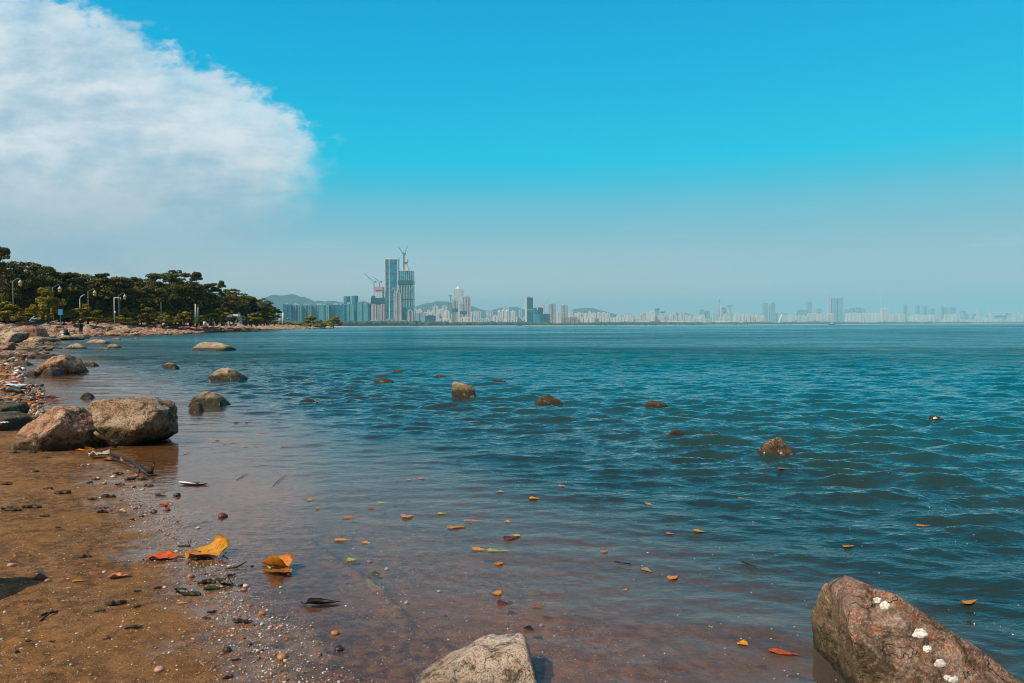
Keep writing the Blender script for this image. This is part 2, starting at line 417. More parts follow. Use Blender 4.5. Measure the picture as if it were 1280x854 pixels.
# ------------------------------------------------------------------ rocks
def rock_mat(name, c1, c2, rust=(.30, .09, .03), rustk=.5, moss=(.10, .085, .03), mossk=.5, speck=1.0, wl_=.06, wetc=(.028, .020, .010), sc=1.0, shell=0.0):
    m_, t, out = mat(name)
    gn = t.node('ShaderNodeNewGeometry'); P = gn.outputs['Position']
    oc = t.node('ShaderNodeTexCoord').outputs['Object']
    z = t.node('ShaderNodeSeparateXYZ', ins={0: P}).outputs[2]
    nz = t.node('ShaderNodeSeparateXYZ', ins={0: gn.outputs['Normal']}).outputs[2]
    a = t.noise(oc, 4*sc, 5, .65, .4); b_ = t.noise(oc, 22*sc, 5, .7); f = t.noise(oc, 90*sc, 3, .7)
    c = t.mix(t.mapr(a, .38, .62), c1, c2)
    c = t.mix(t.m('MULTIPLY', t.mapr(b_, .5, .66), rustk), c, rust)
    c = t.mix(t.m('MULTIPLY', t.mapr(f, .52, .62), .55*speck), c, (.62, .56, .50))
    c = t.mix(t.m('MULTIPLY', t.mapr(f, .47, .38), .75*speck), c, (.035, .028, .022))
    v = t.voro(oc, 55*sc); c = t.mix(t.m('MULTIPLY', t.mapr(v, .28, .12), .6*speck), c, (.05, .03, .02))
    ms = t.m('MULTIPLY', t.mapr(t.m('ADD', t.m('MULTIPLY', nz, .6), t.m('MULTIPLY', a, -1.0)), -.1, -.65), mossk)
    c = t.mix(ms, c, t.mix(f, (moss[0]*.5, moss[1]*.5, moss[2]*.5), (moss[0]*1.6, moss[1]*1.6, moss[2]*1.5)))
    wz = t.m('ADD', z, t.m('MULTIPLY', t.m('SUBTRACT', b_, .5), .10))
    c = t.mix(t.m('MULTIPLY', t.mapr(wz, wl_+.16, wl_+.02), .55), c, (wetc[0]*3, wetc[1]*3, wetc[2]*3)); c = t.mix(t.mapr(wz, wl_+.035, wl_-.01), c, t.mix(f, (wetc[0]*.5, wetc[1]*.5, wetc[2]*.5), (wetc[0]*2, wetc[1]*2, wetc[2]*2)))
    if shell:
        vv = t.voro(oc, 30*sc); c = t.mix(t.m('MULTIPLY', t.mapr(vv, .30, .18), t.m('MULTIPLY', t.mapr(b_, .45, .6), shell)), c, (.66, .60, .52))
    pit = t.noise(oc, 11*sc, 6, .75, .6); c = t.mix(t.m('MULTIPLY', t.mapr(pit, .51, .38), .9), c, (.045, .030, .014)); c = t.mix(t.m('MULTIPLY', t.mapr(pit, .56, .68), .35), c, (.74, .64, .54))
    wv = t.node('ShaderNodeVectorMath', operation='ADD'); t.put(wv.inputs[0], oc); nn_ = t.node('ShaderNodeTexNoise'); t.put(nn_.inputs['Vector'], oc); nn_.inputs['Scale'].default_value = 3*sc; nn_.inputs['Detail'].default_value = 5
    t.put(wv.inputs[1], nn_.outputs['Color']); cr = t.mapr(t.voro(wv.outputs[0], 1.1*sc, 'DISTANCE_TO_EDGE'), .0, .013); c = t.mix(t.m('MULTIPLY', t.m('SUBTRACT', 1, cr), t.m('MULTIPLY', t.mapr(a, .45, .6), .55)), c, (.03, .02, .012)); pit = t.m('ADD', pit, t.m('MULTIPLY', cr, .35))
    h = t.m('ADD', t.m('MULTIPLY', pit, 1.2), t.m('ADD', t.m('MULTIPLY', b_, .7), t.m('MULTIPLY', f, .3)))
    bs = pbsdf(t, out, Base_Color=c, Roughness=t.m('SUBTRACT', .85, t.m('MULTIPLY', t.mapr(wz, wl_+.03, wl_-.02), .45)), Normal=t.bump(h, 1.0, .028/sc))
    bs.inputs['Specular IOR Level'].default_value = .3
    return m_
RM = {
 'pink': rock_mat('pink_granite', (.44, .19, .085), (.62, .38, .24), rustk=.65, moss=(.10, .075, .025), mossk=.35),
 'grey': rock_mat('grey_granite', (.32, .17, .08), (.56, .38, .24), rustk=.55, moss=(.10, .085, .03), mossk=.6),
 'red': rock_mat('rusty_granite', (.17, .10, .07), (.34, .21, .15), rust=(.42, .085, .02), rustk=.75, moss=(.16, .12, .05), mossk=.8, wl_=.02, sc=1.5, speck=.6),
 'pale': rock_mat('pale_granite', (.62, .43, .32), (.70, .56, .45), rust=(.55, .25, .10), rustk=.6, moss=(.22, .16, .06), mossk=.9, sc=2.0, wl_=-.05),
 'sea': rock_mat('barnacled_stone', (.42, .31, .17), (.56, .44, .27), rustk=.25, moss=(.09, .075, .02), mossk=.5, wl_=.11, wetc=(.030, .024, .010), sc=.8),
 'low': rock_mat('weedy_stone', (.065, .045, .018), (.035, .026, .012), rust=(.14, .06, .02), rustk=.3, wl_=.03, speck=.6),
 'shell': rock_mat('shelly_stone', (.12, .06, .025), (.17, .09, .035), rust=(.20, .09, .03), wl_=.0, speck=.8, shell=.95, sc=.8),
 'far': rock_mat('embankment_stone', (.36, .15, .075), (.56, .32, .21), rust=(.30, .10, .04), rustk=.5, moss=(.12, .08, .03), mossk=.4, sc=.35, wl_=.12, speck=.7, wetc=(.07, .04, .02)),
 'farpale': rock_mat('embankment_pale_stone', (.46, .32, .19), (.60, .46, .31), rustk=.25, moss=(.12, .09, .04), mossk=.5, sc=.35, wl_=.06, speck=.7, wetc=(.05, .035, .015)),
 'dark': rock_mat('dark_mossy_stone', (.07, .06, .035), (.11, .09, .05), rust=(.10, .07, .03), mossk=.8, moss=(.06, .055, .02), speck=.5),
}
def radial_rock(name, planes, center, sub=5, p=24, seed=0, rough=.05, fine=.028, mats=None, size=.3):
    bm = bmesh.new(); bmesh.ops.create_icosphere(bm, subdivisions=sub, radius=1)
    D = np.array([v.co[:] for v in bm.verts]); fs = [tuple(v.index for v in f.verts) for f in bm.faces]; bm.free()
    N = np.array([q[:3] for q in planes], float); hh = np.array([q[3] for q in planes], float)
    L = np.linalg.norm(N, axis=1); N = N/L[:, None]
    w = np.maximum(D@N.T/hh[None, :], 0)
    r = (w**p).sum(1)**(-1/p)
    rs = np.random.RandomState(seed+5)
    for k in range(22):
        nn = rs.normal(0, 1, 3); nn /= np.linalg.norm(nn); dn = D@nn; h_ = (dn*r).max()*rs.uniform(.88, .97)
        if h_ > 0: r = np.where(dn > .05, np.minimum(r, h_/np.maximum(dn, .05)), r)
    Q = D*r[:, None]; s = 1/size
    r2 = 1+rough*fbm(Q[:, 0]*1.6*s+seed, Q[:, 1]*1.6*s, Q[:, 2]*1.6*s, 4)+fine*(1-2*np.abs(fbm(Q[:, 0]*5*s+seed, Q[:, 1]*5*s, Q[:, 2]*5*s, 4)))
    Q = Q*r2[:, None]
    return mobj(name, Q, fs, mats, smooth=True, loc=center)
def poly_rock(name, poly, Y, depth, extra=(), seed=0, m_='grey', bottom=None, tilt=.15, **kw):
    """convex outline at distance Y, given real thickness and its own faces"""
    pts = [at_y(px, py, Y) for px, py in poly]; P2 = [(p.x, p.z) for p in pts]
    a = sum(P2[i][0]*P2[(i+1) % len(P2)][1]-P2[(i+1) % len(P2)][0]*P2[i][1] for i in range(len(P2)))
    if a < 0: P2 = P2[::-1]
    cx = sum(p[0] for p in P2)/len(P2); cz = sum(p[1] for p in P2)/len(P2)
    rg = random.Random(seed); pl = []
    for i in range(len(P2)):
        (x0, z0), (x1, z1) = P2[i], P2[(i+1) % len(P2)]
        ex, ez = x1-x0, z1-z0; L = math.hypot(ex, ez)
        if L < 1e-6: continue
        nx, nz = ez/L, -ex/L; h = (x0-cx)*nx+(z0-cz)*nz
        if h < .004: continue
        pl.append((nx, rg.uniform(-tilt, tilt), nz, h))
    sz = max(abs(p[0]-cx) for p in P2)
    pl += [(rg.uniform(-.2, .2), -1, .35, depth*.5), (rg.uniform(-.3, .3), 1, .2, depth*.5)]
    ztop = max(p[1] for p in P2)-cz
    for e in extra:
        L = math.sqrt(e[0]**2+e[1]**2+e[2]**2); pl.append((e[0], e[1], e[2], e[3]*sz if e[3] else .95*ztop*e[2]/L))
    o = radial_rock(name, pl, (cx, Y, cz), seed=seed, mats=RM[m_], size=sz, **kw)
    return o
def sea_poly(px0, px1, pts, Y):
    """outline above the water from pts, carried down to the bed with a flared foot"""
    b = at_y(0, 0, Y); zb = None
    g = G(at_y((px0+px1)/2, 420, Y).x, Y)-.04
    k = F/Y*abs(g) + 2
    w = (px1-px0)*.06
    yw = 407.5+(640-(px0+px1)/2)*.0045+H*F/Y
    return [(px0-w, yw+k), (px0, yw)]+pts+[(px1, yw), (px1+w, yw+k)]
def Yw(py, px=640):                                     # distance of a waterline seen at row py
    return on_z(px, py).y

o = poly_rock('boulder', [(22, 552), (28, 534), (64, 509), (88, 510), (110, 533), (113, 556), (90, 575), (25, 580)], 6.6, .62,
              [(-.25, -.62, .72, .40), (.62, -.75, -.22, .44), (.75, -.3, .55, .60), (-.2, -.95, -.12, .55)], 3, 'pink', sub=6, rough=.09, fine=.02)
tag(o, 'pinkish granite boulder with a dark overhang, left of the pair where sand meets water', 'boulder')
o = poly_rock('boulder', [(109, 518), (116, 504), (134, 500), (202, 505), (208, 530), (208, 545), (150, 562), (126, 562), (112, 537)], 7.0, .7,
              [(-.75, -.62, -.15, .60), (.12, -.72, .66, .40), (.1, -.92, -.3, .52), (.8, -.5, .1, .8)], 8, 'grey', sub=6, rough=.08, fine=.018)
tag(o, 'blocky grey granite boulder at the waterline, right of the pair by the sand', 'boulder')
o = poly_rock('boulder', [(1052, 800), (1054, 765), (1070, 734), (1092, 708), (1108, 708), (1152, 744), (1204, 798), (1266, 838), (1330, 890), (1330, 1060), (1090, 1060), (1062, 870)], 2.22, .60,
              [(-.12, -.80, .62, .34), (-.72, -.70, -.12, .50), (-.8, -.2, .5, .70), (.45, .6, .8, .42)], 5, 'red', sub=7, rough=.06, fine=.018, tilt=.08)
tag(o, 'large tilted slab boulder with rust red edges and white patches standing in the water', 'boulder')
BIG = o
o = poly_rock('boulder', [(496, 920), (512, 862), (548, 840), (598, 820), (654, 815), (668, 836), (674, 880), (690, 980), (500, 980)], 2.27, .34,
              [(-.10, -.65, .75, .36), (.2, -1, -.1, .55)], 21, 'pale', sub=6, rough=.07, fine=.02, tilt=.1)
tag(o, 'pale pink speckled granite rock poking up at the wet sand, nearest to the viewer', 'rock')
o = poly_rock('boulder', [(-275, 860), (-260, 660), (-195, 610), (-115, 640), (-72, 715), (-62, 790), (-95, 860)], 2.75, .45, [(-.1, -.5, .8, .5)], 24, 'grey', sub=5, rough=.06)
tag(o, 'grey rock just entering at the left edge on the sand', 'rock')
o = poly_rock('boulder', sea_poly(54, 100, [(50, 452), (58, 448), (82, 443), (95, 457)], Yw(467, 75)), Yw(467, 75), 1.0, [(-.1, -.4, .9, .5), (.5, -.8, -.2, .6)], 31, 'pink', rough=.07)
tag(o, 'brown angular boulder standing in the shallows off the littered shore', 'boulder')
o = poly_rock('sea_stone', sea_poly(56, 75, [(60, 463), (66, 459), (72, 462)], Yw(469, 66)), Yw(469, 66), .4, [], 32, 'dark', sub=4)
tag(o, 'small dark wedge stone leaning against the brown angular boulder', 'stone')
def sea(label, px0, px1, pts, yw, m_, seed, depth=None, extra=(), **kw):
    if m_ in ('low', 'dark') : pts = [(a, b-2.2) for a, b in pts]; px0 -= 1; px1 += 1
    if m_ in ('shell', 'sea'): pts = [(a, b-1) for a, b in pts]
    px = (px0+px1)/2; Y = Yw(yw, px); w = (px1-px0)/F*Y
    o = poly_rock('sea_stone', sea_poly(px0, px1, pts, Y), Y, depth or w*.7, extra or [(-.2, -.4, .9, 0), (.35, .4, .85, 0)], seed, m_, **{'sub': 5, **kw})
    return tag(o, label, 'stone')
sea('long low humped tan stone, farthest stone out beyond the shallows', 237, 296, [(240, 430), (252, 427.5), (268, 428.5), (284, 429), (293, 432)], 438, 'sea', 41, 2.2, rough=.12)
sea('tan topped stone with a dark wet foot beside a golden reflection', 263, 307, [(270, 463), (281, 459.5), (291, 460), (300, 469)], 476, 'sea', 42)
sea('flat grey stone awash nearest the pair of granite boulders', 240, 286, [(246, 493), (254, 490), (272, 490), (281, 496)], 507, 'sea', 43)
sea('small black stone touching the flat grey stone', 237, 252, [(240, 506), (246, 503), (250, 506)], 515, 'dark', 44, sub=4)
sea('pale topped upright stone with a black foot in open water', 565, 596, [(565, 478), (572, 475.5), (578, 477), (592, 485)], 498, 'sea', 45, rough=.05)
sea('dark brown dome of rock right of the pale upright stone', 667, 703, [(676, 497), (688, 493), (697, 497)], 505, 'low', 46)
sea('shell encrusted brown rock lapped by ripples, right of centre', 948, 993, [(956, 558), (968, 549.5), (978, 551), (987, 560)], 567, 'shell', 47, rough=.14, fine=.05)
sea('low dark rock with yellowish barnacles in open water', 806, 836, [(812, 504), (822, 502.5), (830, 504)], 509, 'low', 48)
sea('small dark rock barely awash, left of a longer one', 832, 856, [(836, 538), (844, 536.5), (851, 538.5)], 545, 'low', 49)
sea('thin brown rock awash beside the small dark one', 874, 904, [(880, 541), (889, 540), (898, 542)], 548, 'low', 50)
sea('reddish black low rock, left and nearer of two in the bay', 466, 494, [(472, 475), (480, 473), (488, 475)], 478.5, 'low', 51)
sea('small black rock behind the reddish low rock', 490, 505, [(493, 463), (499, 462), (503, 463)], 466.5, 'low', 52, sub=4)
sea('sliver of brown rock just breaking the surface', 540, 558, [(545, 469.5), (550, 469), (555, 470)], 471.5, 'low', 53, sub=4)
sea('thin dark rock awash beyond the pale upright stone', 613, 634, [(618, 476), (624, 475.5), (629, 476)], 478, 'low', 54, sub=4)
sea('small blocky brown rock out beyond the dark dome', 713, 725, [(715, 484.5), (719, 483), (723, 484)], 487.5, 'low', 55, sub=4)
sea('flattish black rock with a white shell patch, far right', 1158, 1186, [(1163, 520), (1170, 520), (1180, 523)], 526, 'low', 56)
sea('little dark stone farther out beyond the tan stones', 323, 330, [(326, 432.5)], 434, 'low', 57, sub=4)
sea('little orange brown stone left of open water', 313, 322, [(317, 451), (320, 452)], 453.5, 'low', 58, sub=4)
sea('tiny dark stone alone in the pale water', 359, 366, [(363, 462.5)], 464, 'low', 59, sub=4)
sea('dark weedy stone barely showing near drifting leaves', 376, 394, [(382, 499), (388, 499)], 502, 'low', 60, sub=4)
sea('flat tan stone with a black underside near the brown boulder', 103, 122, [(106, 453), (114, 451.8), (120, 453)], 458, 'sea', 61, sub=4)
sea('small dark topped stone between shore and humped tan stone', 203, 224, [(206, 455), (213, 453.5), (221, 455)], 461, 'sea', 62, sub=4)
sea('long flat tan slab beyond the shallows near the embankment', 107, 141, [(110, 425.5), (125, 423.5), (138, 425)], 429.5, 'farpale', 63, 2, sub=4)
sea('rounded tan rock beyond the brown boulder', 83, 109, [(88, 431), (95, 428), (103, 431)], 436, 'farpale', 64, sub=4)
sea('low tan rock right of the rounded one', 118, 141, [(122, 434.5), (132, 434), (139, 435)], 437.5, 'farpale', 65, sub=4)
sea('pale block by the far slab', 133, 152, [(136, 430), (143, 429.5), (150, 431)], 435, 'farpale', 66, sub=4)
sea('small brown stone at the tip of the far slabs', 164, 174, [(167, 421.8), (171, 422)], 424.5, 'farpale', 67, sub=4)
sea('small stone at water edge near the black clad person', 140, 152, [(143, 421.5), (148, 421.5)], 425, 'farpale', 68, sub=4)
sea('tiny dark stones awash between boulder and litter', 34, 46, [(38, 466), (43, 464.5)], 470.5, 'dark', 69, sub=4)
sea('tiny dark stone close to the yellow leaf heap', 40, 50, [(43, 443), (47, 443)], 447, 'dark', 70, sub=4)
sea('flat dark slab in the brown shallows', 19, 40, [(24, 452), (34, 452)], 456.5, 'dark', 71, sub=4)
sea('black pebble cluster behind the grey granite boulder', 103, 116, [(107, 493), (112, 492)], 497.5, 'dark', 72, sub=4)
def land_rock(label, poly, Y, depth, m_, seed, **kw):
    return tag(poly_rock('shore_rock', poly, Y, depth, [(-.1, -.5, .8, .5)], seed, m_, **{'sub': 5, **kw}), label, 'rock')
land_rock('dark mossy rounded rock at the left edge above the pink boulder', [(-30, 512), (-20, 504), (10, 502.5), (24, 506), (26, 514), (20, 520), (-20, 522)], 8.6, .5, 'dark', 81)
land_rock('half buried olive rock at the left edge below the mossy one', [(-30, 540), (-20, 518), (5, 516.5), (24, 522), (24, 540)], 7.9, .5, 'dark', 82)
land_rock('cracked pale slab rock leaning at the foot of the embankment', [(0, 420), (3, 412.5), (14, 412), (27, 417), (26, 425), (16, 430), (2, 428)], 40, 1.6, 'farpale', 83)
land_rock('rough pale rock behind the cracked slab', [(13, 422), (14, 415), (24, 413.5), (28, 418), (27, 425)], 43, 1.3, 'farpale', 84, sub=4)
land_rock('orange brown block below the cracked slab', [(0, 437), (1, 431), (8, 428), (14, 430), (15, 437), (8, 440)], 31, .8, 'far', 85, sub=4)
land_rock('broad pale ledge at the water edge of the embankment', [(25, 432), (27, 424), (45, 421), (62, 422), (63, 428), (50, 432)], 52, 2.5, 'farpale', 86, sub=4)
land_rock('long pale ledge right of the broad one', [(60, 426), (62, 421), (80, 419.5), (98, 421), (97, 425), (80, 427)], 66, 2.5, 'farpale', 87, sub=4)

# white patches on the big slab: found on its own surface
def surf_patch(host, pts, mat_, name='white_patch', th_=.0016):
    dg = None; me = host.data; M4 = Matrix.Translation(host.location)
    bv = BVHTree.FromPolygons([M4 @ v.co for v in me.vertices], [tuple(p.vertices) for p in me.polygons])
    for (px, py, rx, ry) in pts:
        hit = bv.ray_cast(Vector((0, 0, H)), ray(px, py).normalized())
        if hit[0] is None: continue
        vs = []; n = 18; rg = random.Random(int(px)); cs = []
        for ring, k in ((1.0, 0), (.93, 1), (.5, 1.25)):
            for i in range(n):
                q = 2*math.pi*i/n; rr = ring*.92*(1+.10*math.sin(3*q+px)+.09*math.sin(5*q+py)+.06*math.sin(8*q))
                h2 = bv.ray_cast(Vector((0, 0, H)), ray(px+rx*rr*math.cos(q), py+ry*rr*math.sin(q)).normalized())
                c0 = (h2[0] if h2[0] is not None and (h2[0]-hit[0]).length < .08 else hit[0])
                vs.append(c0+hit[1]*(th_*k-.0015 if k == 0 else th_*k)-host.location)
        vs.append(hit[0]+hit[1]*th_*1.3-host.location)
        fs = [(a*n+i, a*n+(i+1) % n, (a+1)*n+(i+1) % n, (a+1)*n+i) for a in (0, 1) for i in range(n)]+[(2*n+i, 2*n+(i+1) % n, 3*n) for i in range(n)]
        p = mobj(name, vs, fs, mat_, host, smooth=True)
bpy.context.view_layer.update()
def crust():
    m_, t, out = mat('dried_white_crust'); P = t.node('ShaderNodeNewGeometry').outputs['Position']; n = t.noise(P, 120, 5, .7); n2 = t.noise(P, 30, 4, .6)
    c = t.mix(t.mapr(n, .4, .55), (.38, .34, .28), (.78, .77, .73)); c = t.mix(t.m('MULTIPLY', t.mapr(n2, .55, .7), .6), c, (.30, .24, .17))
    pbsdf(t, out, Base_Color=c, Roughness=.85, Normal=t.bump(n, 1, .004)); return m_
WHITE = crust()
surf_patch(BIG, [(1096.5, 750.5, 5.5, 4.5), (1106, 757, 7.5, 6), (1150, 792, 10.5, 7), (1159, 811, 6.5, 5), (1175, 829.5, 8.5, 6), (1184, 847, 5, 4), (1192, 849.5, 8, 5)], WHITE)
for o in bpy.data.objects:
    if o.get('label', '').startswith('flattish black rock'): surf_patch(o, [(1169, 523, 3.2, 1.8)], WHITE, 'white_shell', .01)

# ------------------------------------------------------------------ leaves
def leaf_mat(name, c1, c2, spots=.4, vein=None):
    m_, t, out = mat(name); oc = t.node('ShaderNodeTexCoord').outputs['Object']
    n = t.noise(oc, 18, 4, .6); n2 = t.noise(oc, 60, 3, .6)
    c = t.mix(t.mapr(n, .35, .65), c1, c2)
    n3 = t.noise(oc, 9, 3, .6); c = t.mix(t.m('MULTIPLY', t.mapr(n3, .50, .72), .75), c, tuple(v*k_ for v, k_ in zip(c1, (.50, .28, .5))))
    c = t.mix(t.m('MULTIPLY', t.mapr(n2, .54, .66), spots*1.5), c, tuple(v*.15 for v in c1))
    ri = t.node('ShaderNodeObjectInfo').outputs['Random']; c = t.mix(1, c, t.ramp(ri, [(0, .72), (1, 1.0)]), 'MULTIPLY'); b = pbsdf(t, out, Base_Color=c, Roughness=.42); b.inputs['Specular IOR Level'].default_value = .4
    tl = t.node('ShaderNodeBsdfTranslucent', ins={0: c}); mx = t.node('ShaderNodeMixShader', ins={0: .22, 1: b.outputs[0], 2: tl.outputs[0]})
    t.t.links.new(mx.outputs[0], out.inputs[0]); return m_
LM = {'yellow': leaf_mat('yellow_leaf', (.80, .30, .008), (.88, .42, .015)), 'orange': leaf_mat('orange_leaf', (.80, .22, .012), (.85, .34, .02)),
      'red': leaf_mat('red_leaf', (.62, .07, .008), (.80, .15, .015)), 'rust': leaf_mat('rust_leaf', (.35, .10, .02), (.52, .19, .04)),
      'pink': leaf_mat('salmon_leaf', (.62, .22, .12), (.70, .30, .16)), 'lime': leaf_mat('lime_leaf', (.45, .52, .06), (.60, .62, .10)),
      'green': leaf_mat('green_leaf', (.03, .07, .015), (.12, .20, .02)), 'dark': leaf_mat('rotten_leaf', (.018, .010, .008), (.05, .022, .012)),
      'maroon': leaf_mat('maroon_leaf', (.16, .012, .010), (.28, .03, .015)), 'tan': leaf_mat('tan_leaf', (.50, .32, .14), (.62, .46, .22))}
STEM = simple('leaf_stem', (.40, .10, .02), .5)
DSTEM = simple('dark_stem', (.02, .014, .01), .6)
def leaf_mesh(L, Wd, curl=.15, bend=.2, fold=.15, nose=.5, seed=0, nu=18, nv=10, wav=.06):
    """blade along +x, curl across, bend along, with a raised midrib and thickness"""
    rg = random.Random(seed); p1, p2 = rg.uniform(0, 6), rg.uniform(0, 6)
    V = []
    for side in (1, -1):
        for i in range(nu+1):
            u = i/nu; w = Wd*.5*(math.sin(math.pi*u**nose)**1.05+.012)
            for j in range(nv+1):
                v = j/nv*2-1
                y = w*v*(1+.05*math.sin(u*17+p1)*abs(v)); x = L*(u-.5)
                z = fold*abs(y)+curl*(abs(v)**2)*w+bend*L*((u-.5)**2)*4*.25+wav*w*math.sin(u*9+p1+v*2)*abs(v)+wav*.6*w*math.sin(u*21+p2)*abs(v)
                z += .0012*math.cos(v*22+abs(u)*3)*(1-abs(v))*L*4
                V.append((x, y, z+side*.0006))
    n = (nu+1)*(nv+1); f = []
    for i in range(nu):
        for j in range(nv):
            a = i*(nv+1)+j; q = (a, a+nv+1, a+nv+2, a+1)
            f.append(q); f.append(tuple(n+k for k in reversed(q)))
    rim = [i*(nv+1) for i in range(nu+1)]+[nu*(nv+1)+j for j in range(1, nv+1)]+[i*(nv+1)+nv for i in range(nu-1, -1, -1)]+[j for j in range(nv-1, 0, -1)]
    for a, b in zip(rim, rim[1:]+rim[:1]): f.append((b, a, a+n, b+n))
    return V, f
def put_leaf(label, px, py, L, Wd, c, rz=0, pitch=0, roll=0, curl=.15, bend=.2, fold=.12, stem=0, where='water', name='fallen_leaf', cat='leaf', group=None, lift=0, seed=None, nose=.5, wav=.06):
    if where == 'water':
        p = on_z(px, py, 0); zz = float(wave_z(np.array([p.x]), np.array([p.y]), np.array([.004*p.y]))[0])+.004
    else:
        p = on_z(px, py, 0); zz = G(p.x, p.y)
        for _ in range(4): p = on_z(px, py, zz); zz = G(p.x, p.y)
        zz = max(zz, 0)+.004
    seed = seed if seed is not None else int(px*7+py)
    V, f = leaf_mesh(L, Wd, curl, bend, fold, nose, seed, wav=wav)
    Rm = Euler((roll, pitch, rz)).to_matrix()
    V = [Rm @ Vector(v) for v in V]; lo = min(v.z for v in V)
    if where == 'water': V = [v-Vector((0, 0, (lo+sum(v_.z for v_ in V)/len(V))/2)) for v in V]
    else: V = [v-Vector((0, 0, lo+.002)) for v in V]
    o = mobj(name, V, f, LM[c], smooth=True, loc=(p.x, p.y, zz+lift))
    tag(o, label, cat, group)
    if stem:
        b = MB(); s0 = Vector((-L*.49, 0, bend*L*.25)); s1 = s0+Vector((-stem*.5, .004, -.004)); s2 = s0+Vector((-stem, .012, .002))
        off = V[0]-(Rm @ Vector(leaf_mesh(L, Wd, curl, bend, fold, nose, seed, wav=wav)[0][0]))
        b.tube([(Rm @ q)+off for q in (s0+Vector((.01, 0, 0)), s1, s2)], [.0028, .0026, .0036], 6); b.build('stem', STEM if c != 'dark' else DSTEM, o, smooth=True)
    return o
pi = math.pi
# the big leaves on the sand
put_leaf('big heart shaped yellow leaf standing folded on the wet sand', 258, 694, .235, .200, 'yellow', rz=R(140), roll=R(-10), pitch=R(3), curl=.25, fold=.22, bend=.12, stem=.035, where='land', nose=.72, wav=.16)
put_leaf('flat orange red leaf lying left of the big yellow one', 207, 698, .175, .105, 'red', rz=R(10), curl=.2, fold=.05, bend=.1, where='land', nose=.6, wav=.14)
put_leaf('curled orange brown leaf rolled like a tube, lying by the film of water', 343, 712, .175, .095, 'orange', rz=R(150), roll=R(10), curl=1.0, fold=.25, bend=.12, stem=.03, where='land')
put_leaf('brown open half leaf under the rolled orange one', 346, 719, .150, .060, 'rust', rz=R(165), curl=.3, where='land')
put_leaf('narrow lime green leaf tucked into the rolled orange one', 336, 715, .05, .012, 'lime', rz=R(120), curl=.3, where='land', lift=.01)
put_leaf('black rotten leaf lying on the wet sand right of the rolled leaf', 404, 759, .135, .042, 'dark', rz=R(8), curl=.5, fold=.3, where='land', stem=.02)
put_leaf('green leaf with dark back lying below the big yellow leaf', 268, 738, .085, .035, 'green', rz=R(25), curl=.4, fold=.3, where='land')
put_leaf('dark crumpled leaf right of the green one', 284, 733, .07, .05, 'dark', rz=R(-20), curl=.7, fold=.3, where='land', wav=.2)
put_leaf('black shrivelled leaf left of the green one', 232, 743, .085, .030, 'dark', rz=R(-8), curl=.7, where='land', wav=.2)
put_leaf('small ochre leaf scrap below the black shrivelled leaf', 228, 755, .045, .016, 'orange', rz=R(4), where='land')
put_leaf('dark red slender leaf on the pebbly strip', 207, 632, .09, .03, 'red', rz=R(-6), curl=.4, where='land')
put_leaf('black long leaf above the dark red slender one', 202, 621, .095, .03, 'dark', rz=R(-10), curl=.4, where='land')
put_leaf('pale yellow leaf next to the dark red slender one', 213, 628, .06, .025, 'tan', rz=R(-25), curl=.4, where='land')
put_leaf('salmon coloured leaf on bare sand left of the pebbly strip', 154, 640, .07, .03, 'pink', rz=R(-35), curl=.3, where='land')
put_leaf('pale striped driftwood coloured leaf on the bare sand', 150, 722, .095, .045, 'pink', rz=R(30), curl=.5, where='land', wav=.2)
put_leaf('thin red leaf alone on sand below the pink boulder', 102, 586, .085, .016, 'red', rz=R(-4), where='land')
put_leaf('small orange leaf alone on the bare brown sand', 99, 727, .055, .02, 'orange', rz=R(20), where='land')
put_leaf('orange leaf heaped by the plastic scrap at the boulder foot', 102, 564, .11, .05, 'orange', rz=R(-12), curl=.4, where='land')
put_leaf('bright orange leaf upright by the boulder foot', 112, 563, .09, .05, 'orange', rz=R(60), roll=R(40), curl=.4, where='land')
put_leaf('brown leaf lying under the driftwood branch', 138, 576, .14, .07, 'rust', rz=R(-15), curl=.4, where='land')
put_leaf('yellow leaf caught on the driftwood branch', 156, 578, .07, .05, 'yellow', rz=R(20), roll=R(30), where='land', lift=.015)
put_leaf('red leaf in the shallows by the driftwood branch', 166, 569, .08, .03, 'red', rz=R(0), where='land')
